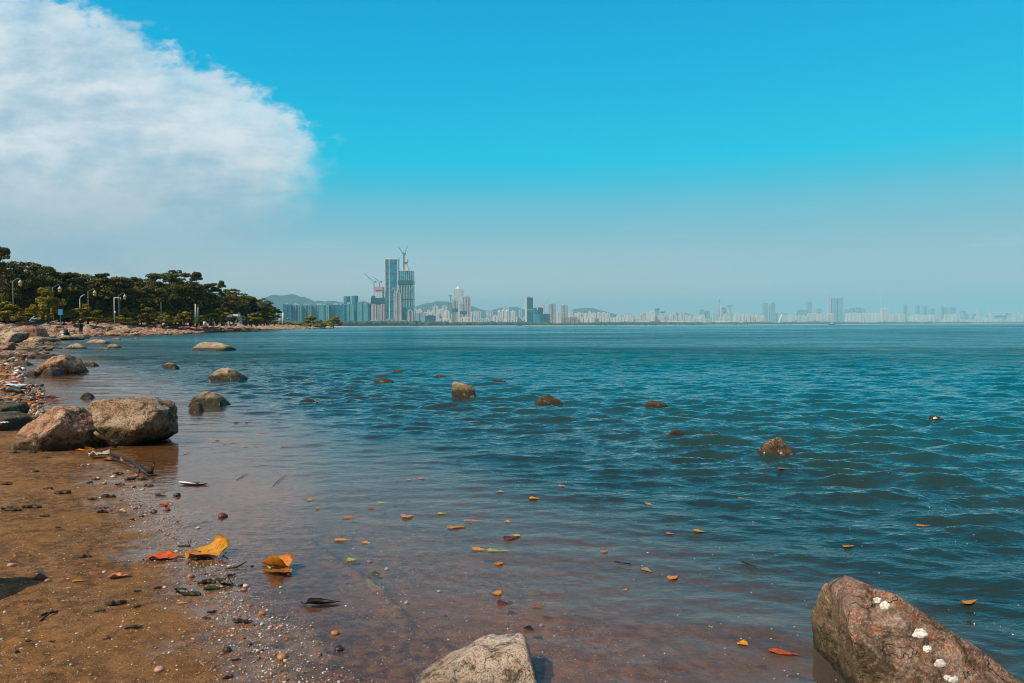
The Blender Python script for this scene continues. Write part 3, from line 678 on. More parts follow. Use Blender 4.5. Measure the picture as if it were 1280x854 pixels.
# floating leaves
FL = [  # px, py, L px, W ratio, colour, rz deg, label
 (428, 676, 24, .22, 'yellow', 0, 'long yellow leaf floating over the sand ridge'), (457, 679, 12, .4, 'yellow', -20, 'short yellow leaf right beside the long yellow one'),
 (440, 701, 15, .5, 'lime', 10, 'round lime leaf at the sand ridge'), (470, 718, 13, .5, 'green', 0, 'dark green leaf sunk just beyond the ridge'),
 (510, 646, 19, .5, 'pink', 15, 'broad salmon leaf afloat in the shallows'), (571, 660, 27, .26, 'yellow', 8, 'long bright yellow leaf among the shallows leaves'),
 (592, 651.5, 29, .2, 'pink', 0, 'long salmon orange leaf above the bright yellow one'), (635, 653, 10, .4, 'yellow', -25, 'small yellow leaf right of the salmon orange one'),
 (600, 688.5, 26, .25, 'yellow', -8, 'yellow half of a leaf pair in the brown shallows'), (618, 690, 20, .25, 'lime', -6, 'lime green half of a leaf pair in the brown shallows'),
 (632, 690.5, 14, .2, 'lime', 0, 'thin lime leaf touching the leaf pair'), (640, 674, 26, .3, 'maroon', 12, 'maroon leaf carrying a small yellow one'),
 (646, 670.5, 9, .8, 'lime', 30, 'small upright yellow leaf on the maroon leaf'), (625, 705, 15, .4, 'orange', 20, 'twisted orange leaf below the leaf pair'),
 (621, 743, 13, .85, 'yellow', 80, 'round yellow leaf standing in the shallow water'), (628, 756, 15, .6, 'maroon', 0, 'maroon leaf sunk below the round yellow leaf'),
 (673, 760, 17, .35, 'rust', 0, 'brown leaf lying on the bottom by the pale rock'), (662, 787, 17, .4, 'dark', -20, 'black leaf with a tail afloat behind the pale rock'),
 (527, 599, 8, .6, 'yellow', 35, 'small yellow leaf at the edge of the rippled water'), (512, 601, 6, .5, 'yellow', 0, 'tiny yellow leaf left of the small yellow one'),
 (626, 616, 11, .45, 'tan', -15, 'tan leaf floating on rippled water'), (668, 622.5, 16, .32, 'yellow', -10, 'yellow leaf right of the tan floating leaf'),
 (703, 609.5, 11, .5, 'orange', 15, 'orange leaf above a submerged brown stone'), (477, 629, 12, .25, 'lime', -5, 'thin lime leaf in the grey shallows'),
 (465, 636, 10, .4, 'red', -8, 'red leaf in the grey shallows'), (553, 643, 14, .25, 'lime', 0, 'slender yellow green leaf between two salmon ones'),
 (438, 647.5, 20, .2, 'orange', 5, 'slender orange leaf in the grey shallows left'), (390, 625, 13, .3, 'yellow', 6, 'yellow leaf on the pinkish film of water'),
 (397, 636, 8, .5, 'yellow', 60, 'small yellow leaf under the one on the pinkish film'), (812, 631, 18, .2, 'orange', -28, 'thin orange leaf slanting in dark ripples'),
 (838, 667.5, 13, .25, 'pink', -12, 'dull pink leaf left of a yellow one in dark ripples'), (874, 666, 17, .28, 'yellow', -18, 'yellow leaf right of the dull pink one'),
 (756, 691, 12, .4, 'orange', 14, 'orange brown leaf over the fading sand bed'), (809, 713.5, 19, .3, 'tan', -28, 'pale yellow leaf left of a curled amber one'),
 (842, 721.5, 20, .36, 'orange', 18, 'curled amber leaf in dark water'), (782, 737.5, 6, .6, 'yellow', -30, 'bright yellow scrap afloat over sand bed'),
 (930, 807, 15, .6, 'yellow', -25, 'yellow leaf near the rust red slab boulder'), (980, 818, 42, .2, 'red', -10, 'long crimson leaf floating left of the slab boulder'),
 (1213, 756, 30, .2, 'orange', 12, 'bent orange leaf floating right of the slab boulder'), (1154, 658.5, 22, .2, 'orange', 3, 'orange leaf floating far right'),
 (1061, 681.5, 18, .24, 'orange', 5, 'amber leaf floating above the slab boulder'), (926, 627, 8, .4, 'pink', -8, 'tiny salmon leaf in ripples right of centre'),
 (977, 592, 10, .35, 'pink', 5, 'salmon leaf near the shell encrusted rock'), (575, 534, 0, 0, '', 0, ''), (574, 577, 8, .6, 'maroon', -10, 'small maroon leaf in open ripples'),
 (350, 528, 7, .4, 'tan', 10, ''), (347, 520, 6, .4, 'yellow', 0, ''), (341, 514, 6, .5, 'pink', -15, ''), (363, 505, 8, .4, 'pink', 0, ''), (397, 505, 6, .5, 'red', 0, ''), (436, 502, 7, .4, 'pink', 10, ''),
 (296, 528, 8, .4, 'pink', 0, ''), (310, 528, 8, .4, 'pink', 0, ''), (330, 541.5, 12, .25, 'orange', -5, ''), (293, 553, 10, .3, 'orange', -8, ''), (282, 555, 6, .4, 'yellow', 0, ''),
 (307, 559, 7, .4, 'yellow', 10, ''), (356, 558.5, 11, .25, 'pink', 0, ''), (234, 567, 10, .35, 'yellow', 5, ''), (268, 552, 6, .5, 'yellow', 0, ''), (320, 558, 6, .4, 'yellow', -10, ''), (272, 550, 7, .4, 'tan', 20, ''), (235, 553, 6, .4, 'tan', 0, ''),
]
for (px, py, Lp, wr, c, rz, lb) in FL:
    if not Lp: continue
    Y = on_z(px, py).y; L = Lp*Y/F*.9
    put_leaf(lb or 'tiny dull leaf drifting in the pale calm water near the granite boulders', px, py, L, max(L*wr*1.9, .012) if abs(rz) < 50 else L*wr*1.6, c, rz=R(rz*2.2), curl=.12, bend=.10, fold=.04, group=None if lb else 'tiny leaves drifting near the boulders', name='floating_leaf')

# leaf litter heaped along the left shore: countable bigger pieces first
LIT = [(2, 455, 'yellow'), (12, 447, 'orange'), (27.5, 443.5, 'yellow'), (20, 441, 'yellow'), (5, 462, 'orange'), (14, 441, 'orange'), (24, 449, 'rust'), (8, 470, 'orange'), (3, 477, 'rust'), (15, 484, 'rust'),
       (8, 499, 'orange'), (18, 498, 'orange'), (34, 502, 'orange'), (45, 497, 'yellow'), (52, 499, 'orange'), (60, 499, 'rust'), (38, 505, 'rust'), (66, 500, 'dark'), (98, 515, 'yellow'), (30, 488, 'dark'), (12, 489, 'dark'), (22, 491, 'dark'),
       (2, 443, 'rust'), (6, 437, 'orange'), (17, 453, 'dark'), (33, 446, 'dark'), (22, 459, 'dark'), (10, 459, 'dark'), (8, 485, 'orange'), (50, 505, 'rust'), (43, 501, 'dark'), (72, 503, 'rust')]
for i, (px, py, c) in enumerate(LIT):
    Y = on_z(px, py).y; L = min(.28, .15+.004*Y)
    if i == 2: put_leaf('broad bright yellow leaf on the litter at the water edge', px, py, .55, .30, c, rz=R(8), where='land', lift=.02)
    else: put_leaf('dead leaf lying in the litter washed up along the stony left shore', px, py, L*rng.uniform(1, 1.7), L*.55, c, rz=rng.uniform(-.6, .6), roll=rng.uniform(-.4, .4), where='land', group='dead leaves in the shore litter', wav=.15, lift=.01)

# ------------------------------------------------------------------ gravel, shells, bark and other small debris
def stone_mesh(bm_v, bm_f, p, s, seed, sub):
    k = nr.uniform(.6, 1.2, 3)*s; k[2] *= .6
    rz = nr.uniform(0, 6.3); c_, s_ = math.cos(rz), math.sin(rz)
    V, Fc = sub
    q = V*(1+.22*np.sin(V@nr.normal(0, 2.2, (3, 3)))).clip(.6, 1.4)*k
    x = q[:, 0]*c_-q[:, 1]*s_+p[0]; y = q[:, 0]*s_+q[:, 1]*c_+p[1]; z = q[:, 2]+p[2]
    b = sum(len(v) for v in bm_v); bm_v.append(np.stack([x, y, z], 1)); bm_f.append(Fc+b)
def ico(n):
    bm = bmesh.new(); bmesh.ops.create_icosphere(bm, subdivisions=n, radius=1)
    V = np.array([v.co[:] for v in bm.verts]); Fc = np.array([[v.index for v in f.verts] for f in bm.faces]); bm.free(); return V, Fc
I1, I2, I3 = ico(1), ico(2), ico(3)
def vcol_mat(name, rough=.6):
    m_, t, out = mat(name); a = t.node('ShaderNodeAttribute', attribute_name='tone').outputs['Color']
    P = t.node('ShaderNodeNewGeometry').outputs['Position']; n = t.noise(P, 160, 3)
    c = t.mix(1.0, a, t.ramp(n, [(.3, .55), (.7, 1.35)]), 'MULTIPLY'); pbsdf(t, out, Base_Color=c, Roughness=rough); return m_
TONES = [(.55, .46, .36), (.70, .66, .60), (.45, .22, .10), (.50, .16, .04), (.16, .07, .04), (.03, .022, .018), (.30, .20, .12), (.42, .30, .20), (.60, .34, .16), (.20, .13, .08)]
def gravel(name, pts, sizes, tw, mat_, seed, label=None):
    V = []; Fs = []; cols = []; n = 0
    for (x, y, z), s in zip(pts, sizes):
        k = nr.uniform(.55, 1.3, 3)*s; k[2] *= .62; rz = nr.uniform(0, 6.3); c_, s_ = math.cos(rz), math.sin(rz)
        q = I1[0]*(1+.25*np.sin(I1[0]@nr.normal(0, 2, (3, 3))))*k
        V.append(np.stack([q[:, 0]*c_-q[:, 1]*s_+x, q[:, 0]*s_+q[:, 1]*c_+y, q[:, 2]+z+s*.22], 1)); Fs.append(I1[1]+n); n += len(q)
        cols.append(np.tile(np.array([*TONES[nr.choice(len(TONES), p=tw)], 1.0])*np.array([*(nr.uniform(.75, 1.2),)*3, 1]), (len(q), 1)))
    V = np.concatenate(V); Fs = np.concatenate(Fs); C_ = np.concatenate(cols)
    me = bpy.data.meshes.new(name); me.vertices.add(len(V)); me.vertices.foreach_set('co', V.astype(np.float32).ravel())
    me.loops.add(Fs.size); me.loops.foreach_set('vertex_index', Fs.ravel().astype(np.int32)); me.polygons.add(len(Fs))
    me.polygons.foreach_set('loop_start', (np.arange(len(Fs))*3).astype(np.int32)); me.polygons.foreach_set('loop_total', np.full(len(Fs), 3, np.int32)); me.update(calc_edges=True)
    at = me.color_attributes.new('tone', 'FLOAT_COLOR', 'POINT'); at.data.foreach_set('color', C_.astype(np.float32).ravel())
    o = link(name, me, mat_, smooth=True); tag(o, label, kind='stuff'); return o
GM = vcol_mat('gravel_grains', .55)
def px_scatter(n, fn):
    out = []
    while len(out) < n: out.append(fn())
    P = np.array([on_z(a, b, .02)[:2] for a, b in out]); return P
def strip_pts():
    # pebbly strip running down the wet edge of the sand
    t_ = rng.random()**.9; a = [(128, 585), (165, 612), (190, 640), (215, 668), (262, 700), (285, 740), (320, 790), (350, 854), (380, 900)]
    k = t_*(len(a)-1); i = int(k); f = k-i; x = a[i][0]*(1-f)+a[i+1][0]*f; y = a[i][1]*(1-f)+a[i+1][1]*f
    return (x+rng.gauss(0, 16+26*t_), y+rng.gauss(0, 6+9*t_))
def wide_pts(): y = 560+360*rng.random()**.8; return (rng.uniform(-120, 120+(y-560)*1.25), y)
def bed_pts(): y = 640+260*rng.random(); return (rng.uniform(380+(y-640)*.5, 560+(y-640)*1.7), y)
tw = np.array([.20, .14, .12, .07, .08, .07, .1, .12, .05, .05]); tw /= tw.sum()
def mk(pts, smin, smax):
    z = gz(pts[:, 0], pts[:, 1]); n = len(pts)
    s = smin+(smax-smin)*nr.power(.35, n)**1.0*nr.uniform(.2, 1, n)
    return np.column_stack([pts, z]), s
P, s = mk(px_scatter(7200, strip_pts), .0012, .0072); gravel('gravel', P, s, tw, GM, 1)
P, s = mk(px_scatter(8500, wide_pts), .001, .0066); gravel('scattered_gravel', P, s, tw, GM, 2)
P, s = mk(px_scatter(4200, bed_pts), .0012, .0058); gravel('seabed_gravel', P, s, tw, GM, 3)
# litter mass on the far left beach
def lit_pts(): y = 424+110*rng.random()**1.3; return (rng.uniform(-60, 26+(520-y)*.0+10*rng.random()+(25 if y > 480 else 0)), y)
P = px_scatter(2600, lit_pts); z = gz(P[:, 0], P[:, 1]); rr_ = np.hypot(P[:, 0], P[:, 1])
s = nr.uniform(.25, 1, len(P))**2*.0042*rr_**.95
tw2 = np.array([.12, .05, .16, .16, .14, .15, .08, .06, .04, .04]); tw2 /= tw2.sum()
gravel('shore_rubble', np.column_stack([P, z]), s, tw2, GM, 4)

# bigger stones and chips that can be told apart as single pieces
PM = {k: simple(k+'_pebble', c, .5, .35, 90) for k, c in (('pale', (.52, .44, .36)), ('orange', (.38, .15, .06)), ('dark', (.03, .022, .02)), ('maroon', (.13, .04, .03)), ('pink', (.50, .28, .22)))}
def pebble(px, py, wpx, c, label=None, group='single pebbles lying on the wet sand', name='pebble', flat=.6):
    p = on_z(px, py, .02); z = G(p.x, p.y); p = on_z(px, py, z); s = wpx/F*p.y*.5
    k = nr.uniform(.75, 1.15, 3)*s; k[2] *= flat; k[0] = s
    q = I2[0]*(1+.24*np.sin(I2[0]@nr.normal(0, 2.0, (3, 3)))+.10*np.sin(I2[0]@nr.normal(0, 5, (3, 3))))*k
    o = mobj(name, q, [tuple(f) for f in I2[1].tolist()], PM[c], smooth=True, loc=(p.x, p.y, z+k[2]*.45)); o.rotation_euler = (0, 0, rng.uniform(-.6, .6))
    return tag(o, label or {'pale': 'small whitish', 'orange': 'small orange', 'dark': 'small black', 'maroon': 'small maroon', 'pink': 'small pink'}[c]+' pebble lying among grit on the wet sand', 'pebble', (group+', '+c) if not label else None)
pebble(278, 647, 11, 'maroon', 'round dark pebble alone on the shiny film of water')
pebble(209, 638, 9, 'maroon', 'dark round pebble below the dark red slender leaf'); pebble(222, 620, 9, 'dark', 'dark flat pebble at the edge of the pebbly strip')
pebble(327, 768, 9, 'orange', 'orange pebble below the curled leaf'); pebble(418, 793, 11, 'orange', 'orange stone below the black rotten leaf'); pebble(462, 703, 7, 'orange', 'rounded orange pebble on the sand ridge')
pebble(198, 838, 12, 'pink', 'coral coloured chip at the bottom left of the sand', flat=.5); pebble(424, 812, 11, 'dark', 'black pebble at lower edge of the wet sand')
pebble(238, 722, 9, 'orange', 'amber pebble below the red leaf'); pebble(50, 724, 14, 'maroon', 'dark maroon stone on the bare sand'); pebble(60, 727, 8, 'orange', 'bright orange chip beside the dark maroon stone')
pebble(15, 708, 9, 'pink', 'pink white chip at left on the bare sand'); pebble(133, 798, 9, 'maroon', 'dark pebble alone on bare sand'); pebble(284, 814, 10, 'dark', 'black round pebble among the white grit')
pebble(352, 822, 13, 'orange', 'amber and red chip among white grit'); pebble(307, 733, 8, 'pale', 'whitish shell lump under the yellow leaf')
for _ in range(120):
    u_ = rng.random(); (px, py) = strip_pts() if u_ < .5 else wide_pts() if u_ < .8 else bed_pts()
    if px < -10 or py > 850: continue
    pebble(px, py, rng.uniform(2.5, 6), rng.choice(['pale', 'pale', 'orange', 'dark', 'dark', 'maroon', 'pink']))
BARK = simple('wet_bark', (.022, .016, .012), .55, .5, 60)
def chip(px, py, lpx, rz, label=None, group='dark bark chips scattered on the sand', tall=.35):
    p = on_z(px, py, .02); z = G(p.x, p.y); p = on_z(px, py, z); L = lpx/F*p.y
    b = MB(); n = 7; rg = random.Random(int(px*13+py)); pts = []; ra = []
    for i in range(n):
        u = i/(n-1)-.5; pts.append((u*L, rg.uniform(-.08, .08)*L, rg.uniform(0, .10)*L)); ra.append(L*.11*(.35+math.cos(u*2.6))*rg.uniform(.5, 1.2))
    b.tube(pts, ra, 7); k = rg.randint(2, 4); b.tube([pts[k], (pts[k][0]+.12*L, .22*L, .13*L)], [L*.05, L*.02], 5)
    o = b.build('bark_chip', BARK, smooth=False, loc=(p.x, p.y, z+.003)); o.rotation_euler = (0, 0, rz)
    return tag(o, label or 'dark bark chip lying on the wet brown sand', 'debris', None if label else group)
for (px, py, l, rz) in [(145, 756, 24, .5), (126, 765, 14, 0), (172, 759, 10, 1), (167, 786, 19, .3), (172, 740, 10, .1), (197, 736, 11, .8), (225, 738, 15, .1), (240, 745, 24, -.1), (105, 697, 16, .2), (265, 766, 12, .6),
         (258, 774, 12, -.2), (303, 778, 26, -.1), (128, 641, 15, -.05), (130, 636, 11, .1), (192, 642, 9, .3), (56, 646, 12, .1), (8, 606, 14, 0), (73, 660, 8, 0), (180, 600, 16, .1), (163, 600, 14, .3), (186, 608, 12, -.1), (148, 593, 12, .1), (150, 607, 14, -.3), (112, 604, 10, 0), (285, 848, 14, .5), (65, 803, 8, 0), (36, 803, 9, 0), (295, 826, 12, 0), (120, 600, 10, .2), (115, 625, 14, 0), (40, 635, 22, .1), (14, 638, 24, 0), (45, 590, 9, 0), (21, 566, 10, 0), (42, 566, 9, 0), (60, 612, 12, .2), (78, 617, 20, .1), (135, 622, 20, -.1), (62, 768, 18, .9), (258, 730, 22, .1), (275, 726, 16, -.4), (288, 720, 12, .4), (246, 700, 14, .2), (256, 684, 9, 1.2)]:
    chip(px, py, l, rz)
# driftwood branch by the boulder foot
def branch(name, label, pts, rads, tw_, mt=BARK, cat='branch'):
    Q = []
    for (px, py, dz) in pts:
        p = on_z(px, py, .03); z = max(G(p.x, p.y), 0)+dz; p = on_z(px, py, z); Q.append(p)
    b = MB(); b.tube(Q, rads, 8)
    o = b.build(name, mt, smooth=True); tag(o, label, cat)
    for tpts in tw_:
        T = []
        for (px, py, dz) in tpts:
            p = on_z(px, py, .03); z = max(G(p.x, p.y), 0)+dz; T.append(on_z(px, py, z))
        b = MB(); b.tube(T, [rads[0]*.7]+[rads[0]*.45]*(len(T)-1), 6); b.build('twig', mt, o, smooth=True)
    return o
branch('driftwood_branch', 'dark forked branch washed up at the foot of the granite boulders', [(135, 567, .03), (150, 571, .035), (166, 577, .04), (176, 586, .03), (182, 591, .012), (190, 590, .012), (191, 582, .06), (192, 579, .075)],
       [.012, .013, .013, .014, .016, .016, .013, .010], [[(139, 573, .02), (152, 577, .02), (162, 583, .015), (170, 584, .02)], [(176, 588, .02), (186, 594, .01), (196, 594, .008)], [(182, 589, .02), (176, 581, .01), (173, 590, .01)]])
branch('stick', 'pale brown stick slanting in front of the grey granite boulder', [(118, 540, .16), (124, 545, .12), (141, 553, .03)], [.014, .016, .010], [], simple('dry_wood', (.28, .20, .09), .7))
branch('stick', 'thin black twig standing by the big yellow leaf', [(238, 683, .012), (232, 682, .014), (222, 683, .01)], [.004, .006, .004], [[(236, 684, .01), (239, 674, .03)]])
branch('stick', 'thin black twig under the tip of the big yellow leaf', [(282, 711, .004), (296, 709, .006), (305, 704, .014), (308, 702, .02)], [.003, .004, .003, .003], [])
branch('stick', 'short dark stick on the sand near the left edge', [(50, 776, .003), (58, 770, .008), (66, 763, .014)], [.004, .003, .003], [])
branch('stick', 'long dark stick lying in the shore litter', [(8, 488, .03), (18, 487, .05), (27, 490, .03)], [.03, .05, .03], [])
branch('stick', 'dark curved stick in the pinkish film of water', [(341, 608, .004), (347, 602, .008), (357, 594, .006)], [.0015, .003, .0015], [])
branch('stick', 'dark stick afloat slanting right of the driftwood', [(296, 600, .004), (302, 596, .006), (310, 592, .006)], [.0015, .003, .0015], [])
branch('stick', 'thin dark twig afloat in the deeper water', [(927, 702, .012), (945, 708, .012)], [.004, .003], [])
branch('stick', 'thin dark twig afloat left of the curled amber leaf', [(768, 702, .012), (789, 705, .012)], [.004, .003], [])
# scraps of rubbish
def sheet(name, label, cat, px, py, Lp, Wp, rz, mt, amp=.3, seed=1, dz=.01):
    p = on_z(px, py, .02); z = max(G(p.x, p.y), 0)+dz; p = on_z(px, py, z); L = Lp/F*p.y; Wd = Wp/F*p.y
    n = 14; gx, gy = np.meshgrid(np.linspace(-.5, .5, n), np.linspace(-.5, .5, n), indexing='ij')
    edge = 1+.25*fbm(gx*3+seed, gy*3, 1, 2)
    zz = amp*L*(np.abs(fbm(gx*3+seed, gy*4, 2, 3))*.6+.2*np.exp(-(gx*3)**2))
    top = np.stack([gx*L*edge, gy*Wd*edge, zz+.003], -1).reshape(-1, 3); bot = top-np.array([0, 0, .0025])
    V = np.concatenate([top, bot]); N_ = n*n; f = []
    for i in range(n-1):
        for j in range(n-1):
            a = i*n+j; f.append((a, a+n, a+n+1, a+1)); f.append((N_+a+1, N_+a+n+1, N_+a+n, N_+a))
    rim = [i*n for i in range(n)]+[(n-1)*n+j for j in range(1, n)]+[i*n+n-1 for i in range(n-2, -1, -1)]+[j for j in range(n-2, 0, -1)]
    for a, b in zip(rim, rim[1:]+rim[:1]): f.append((b, a, a+N_, b+N_))
    o = mobj(name, V, f, mt, smooth=True, loc=(p.x, p.y, z)); o.rotation_euler = (0, 0, rz); return tag(o, label, cat)
WPL = simple('white_plastic', (.75, .76, .78), .35, .1, 20); BPL = simple('blue_plastic', (.05, .28, .62), .35, .2, 10); CPL = simple('pale_blue_plastic', (.45, .68, .80), .3, .1, 10)
GPL = simple('clear_plastic_film', (.40, .36, .30), .25, .3, 40); RPL = simple('red_cloth', (.45, .07, .03), .8, .3, 20)
sheet('plastic_bag', 'crumpled translucent plastic film at the root of the driftwood branch', 'plastic bag', 124, 571, 22, 14, .5, GPL, .45, 3)
sheet('plastic_sheet', 'white and pale blue plastic sheet stretched on the littered shore', 'plastic sheet', 20, 482, 24, 14, -.35, CPL, .12, 5, .04)
sheet('plastic_sheet', 'small white plastic scrap lying on the pale blue sheet', 'plastic sheet', 14, 478, 8, 12, -.35, WPL, .15, 6, .12)
sheet('red_rag', 'rusty red rag under the pale blue plastic sheet', 'rag', 15, 477, 24, 10, -.4, RPL, .2, 7, .02)
sheet('wrapper', 'blue and white wrapper on the litter at the water edge', 'wrapper', 23, 466, 8, 8, -.2, BPL, .2, 8, .03)
sheet('wrapper', 'white scrap beside the blue wrapper', 'wrapper', 20, 464.5, 6, 8, -.2, WPL, .2, 9, .07)
sheet('white_scrap', 'white scrap on the olive rock at the left edge', 'scrap', 5, 529, 6, 8, 0, WPL, .3, 10, .3)
# razor shell with dark body
def shell():
    p = on_z(243, 605.5, .004); b = MB()
    b.tube([(-.10, .01, .012), (-.05, 0, .008), (.03, -.004, .008), (.09, 0, .010)], [.004, .013, .015, .005], 8)
    o = b.build('shell', BARK, smooth=True, loc=(p.x, p.y, .0)); b = MB()
    b.tube([(-.115, .018, .018), (-.07, .0, .018), (-.01, -.012, .014), (.06, -.012, .014), (.10, .0, .014)], [.004, .007, .004, .003, .002], 6); b.build('shell_rim', WPL, o, smooth=True)
    tag(o, 'long dark shell with a white rim at the edge of the water film', 'shell')
shell()

# ------------------------------------------------------------------ embankment stones, promenade
def shore_pt(px, Y, inland):                            # land point seen at column px, Y metres away, used for placing along the shore
    d = ray(px, 400); return Vector((d.x/d.y*Y, Y, 0))
ROCKS = []
for i in range(9):
    q = I3[0]; A = nr.normal(0, 1, (11, 3)); A /= np.linalg.norm(A, axis=1)[:, None]; hh = nr.uniform(.62, 1, 11)
    w = np.maximum(q@A.T/hh, 0); r = np.minimum((w**16).sum(1)**(-1/16), 1.15); Q = q*r[:, None]*np.array([1.25, .95, .62]); Q *= (1+.12*fbm(Q[:, 0]*2+i, Q[:, 1]*2, Q[:, 2]*2, 3))[:, None]
    me = bpy.data.meshes.new('embankment_rock'); me.from_pydata(Q.tolist(), [], I3[1].tolist()); me.update()
    me.materials.append(RM['far' if i % 3 else 'farpale']); ROCKS.append(me)
seg = [i for i in range(len(SP)) if SP[i][1] > 20 and SP[i][1] < 470 and SP[i][0] > -115]
poly = SP[seg]; cum = np.concatenate([[0], np.cumsum(np.hypot(*np.diff(poly, axis=0).T))])
def along(s): return np.array([np.interp(s, cum, poly[:, 0]), np.interp(s, cum, poly[:, 1])])
cand = []
for k in range(2600):
    s = cum[-1]*rng.random()**1.5; c = along(s); t_ = along(min(s+2, cum[-1]))-along(max(s-2, 0)); t_ /= (np.hypot(*t_)+1e-9)
    n_ = np.array([-t_[1], t_[0]]); off = rng.uniform(-1.2, 16.5); p = c+n_*off
    if p[1] < 24: continue
    dist = np.hypot(*p); size = rng.uniform(.28, .62)*(.5+dist/130)*(1.1 if off > 5 else .8)
    size = min(size, 1.2)
    px = 640+F*p[0]/p[1]
    if px < -60: continue
    cand.append((size/dist, p, size, off))
cand.sort(key=lambda q: -q[0])
for i, (_, p, size, off) in enumerate(cand[:290]):
    o = bpy.data.objects.new('embankment_rock', ROCKS[i % 9]); COL.objects.link(o)
    o.location = (p[0], p[1], G(*p)+size*.05); o.rotation_euler = (rng.uniform(-.3, .3), rng.uniform(-.3, .3), rng.uniform(0, 6.28)); o.scale = (size, size, size*rng.uniform(.6, .95))
    tag(o, ['rusty brown angular stone of the rubble slope along the far left shore', 'pale grey brown stone of the rubble slope along the far left shore'][i % 3 == 0], 'rock', 'stones of the embankment '+('brown' if i % 3 else 'pale'))
# the rest of the slope: rubble as one mass
V = []; Fs = []; n = 0
for (_, p, size, off) in cand[290:]:
    q = I2[0]*(1+.25*np.sin(I2[0]@nr.normal(0, 2, (3, 3))))*np.array([1.2, .9, .6])*size*.9; a = rng.uniform(0, 6.3); c_, s_ = math.cos(a), math.sin(a)
    V.append(np.stack([q[:, 0]*c_-q[:, 1]*s_+p[0], q[:, 0]*s_+q[:, 1]*c_+p[1], q[:, 2]+G(*p)+size*.1], 1)); Fs.append(I2[1]+n); n += len(q)
for k in range(3500):
    s = cum[-1]*rng.random()**1.6; c = along(s); t_ = along(min(s+2, cum[-1]))-along(max(s-2, 0)); t_ /= (np.hypot(*t_)+1e-9)
    p = c+np.array([-t_[1], t_[0]])*rng.uniform(-.8, 16); size = rng.uniform(.12, .42)*(.6+p[1]/200)
    q = I1[0]*(1+.25*np.sin(I1[0]@nr.normal(0, 2, (3, 3))))*np.array([1.2, .9, .6])*size
    V.append(q+np.array([p[0], p[1], 0])+np.array([0, 0, 0])); V[-1][:, 2] += 0; Fs.append(I1[1]+n); n += len(q); V[-1] = (V[-1], p)
fix = [v for v in V if isinstance(v, tuple)]; PP = np.array([v[1] for v in fix]); ZZ = gz(PP[:, 0], PP[:, 1]); j = 0; V2 = []
for v in V:
    if isinstance(v, tuple): v[0][:, 2] += ZZ[j]+.04; j += 1; V2.append(v[0])
    else: V2.append(v)
me = bpy.data.meshes.new('rubble'); me.from_pydata(np.concatenate(V2).tolist(), [], np.concatenate(Fs).tolist()); me.update()
o = link('rubble', me, [RM['far'], RM['farpale']]); o.data.polygons.foreach_set('material_index', [(i//320) % 3 == 0 for i in range(len(me.polygons))]); tag(o, kind='stuff')

# promenade: paved path with a low dark kerb rail, following the slope's top
PATH = simple('paving', (.40, .27, .22), .8, .2, 2); KERB = simple('dark_kerb', (.03, .025, .022), .8)
def ribbon(name, o0, o1, z0, z1, mt, s0=0, s1=None, thick=.15, kind='structure'):
    b = MB(); N_ = 90; prev = None; s1 = s1 or cum[-1]
    for i in range(N_+1):
        s = s0+(s1-s0)*i/N_; c = along(s); t_ = along(min(s+6, cum[-1]))-along(max(s-6, 0)); t_ /= (np.hypot(*t_)+1e-9); n_ = np.array([-t_[1], t_[0]])
        a = c+n_*o0; d = c+n_*o1; cur = [(a[0], a[1], z0), (d[0], d[1], z0), (d[0], d[1], z1), (a[0], a[1], z1)]
        if prev: b.add(prev+cur, [(0, 1, 5, 4), (1, 2, 6, 5), (2, 3, 7, 6), (3, 0, 4, 7)])
        prev = cur
    o = b.build(name, mt); return tag(o, kind=kind) if kind else o
ribbon('promenade_path', 17.5, 22, 1.78, 1.90, PATH, s0=30)
k_ = ribbon('low_fence', 17.0, 17.25, 1.7, 2.15, KERB, s0=30, kind=None); tag(k_, 'low dark kerb rail running along the top of the stone slope under the trees', 'railing')
HEDGE_G = leaf_mat('hedge_leaf', (.05, .075, .012), (.10, .13, .02), .1)

# ------------------------------------------------------------------ trees
def foliage_mat(name, a, b_, flower=None):
    m_, t, out = mat(name); ri = t.node('ShaderNodeObjectInfo').outputs['Random']; P = t.node('ShaderNodeNewGeometry').outputs['Position']
    n = t.noise(P, .7, 3, .6); n2 = t.noise(P, 9, 2, .5)
    c = t.mix(t.mapr(t.m('ADD', n, t.m('MULTIPLY', t.m('SUBTRACT', ri, .5), .25)), .35, .65), a, b_)
    c = t.mix(t.m('MULTIPLY', n2, .5), c, t.mix(1, c, (1.5, 1.4, .9), 'MULTIPLY'))
    if flower: c = t.mix(t.mapr(t.noise(P, 5, 2), .66, .70), c, flower)
    b = pbsdf(t, out, Base_Color=c, Roughness=.6); b.inputs['Specular IOR Level'].default_value = .25
    tl = t.node('ShaderNodeBsdfTranslucent', ins={0: c}); mx = t.node('ShaderNodeMixShader', ins={0: .2, 1: b.outputs[0], 2: tl.outputs[0]}); t.t.links.new(mx.outputs[0], out.inputs[0]); return m_
FD = foliage_mat('dark_foliage', (.050, .056, .006), (.130, .120, .012)); FL2 = foliage_mat('light_foliage', (.17, .155, .012), (.34, .29, .024)); FF = foliage_mat('flowering_foliage', (.08, .08, .010), (.18, .16, .018), (.60, .03, .01))
TRUNK = simple('tree_bark', (.13, .09, .055), .9, .4, 3)
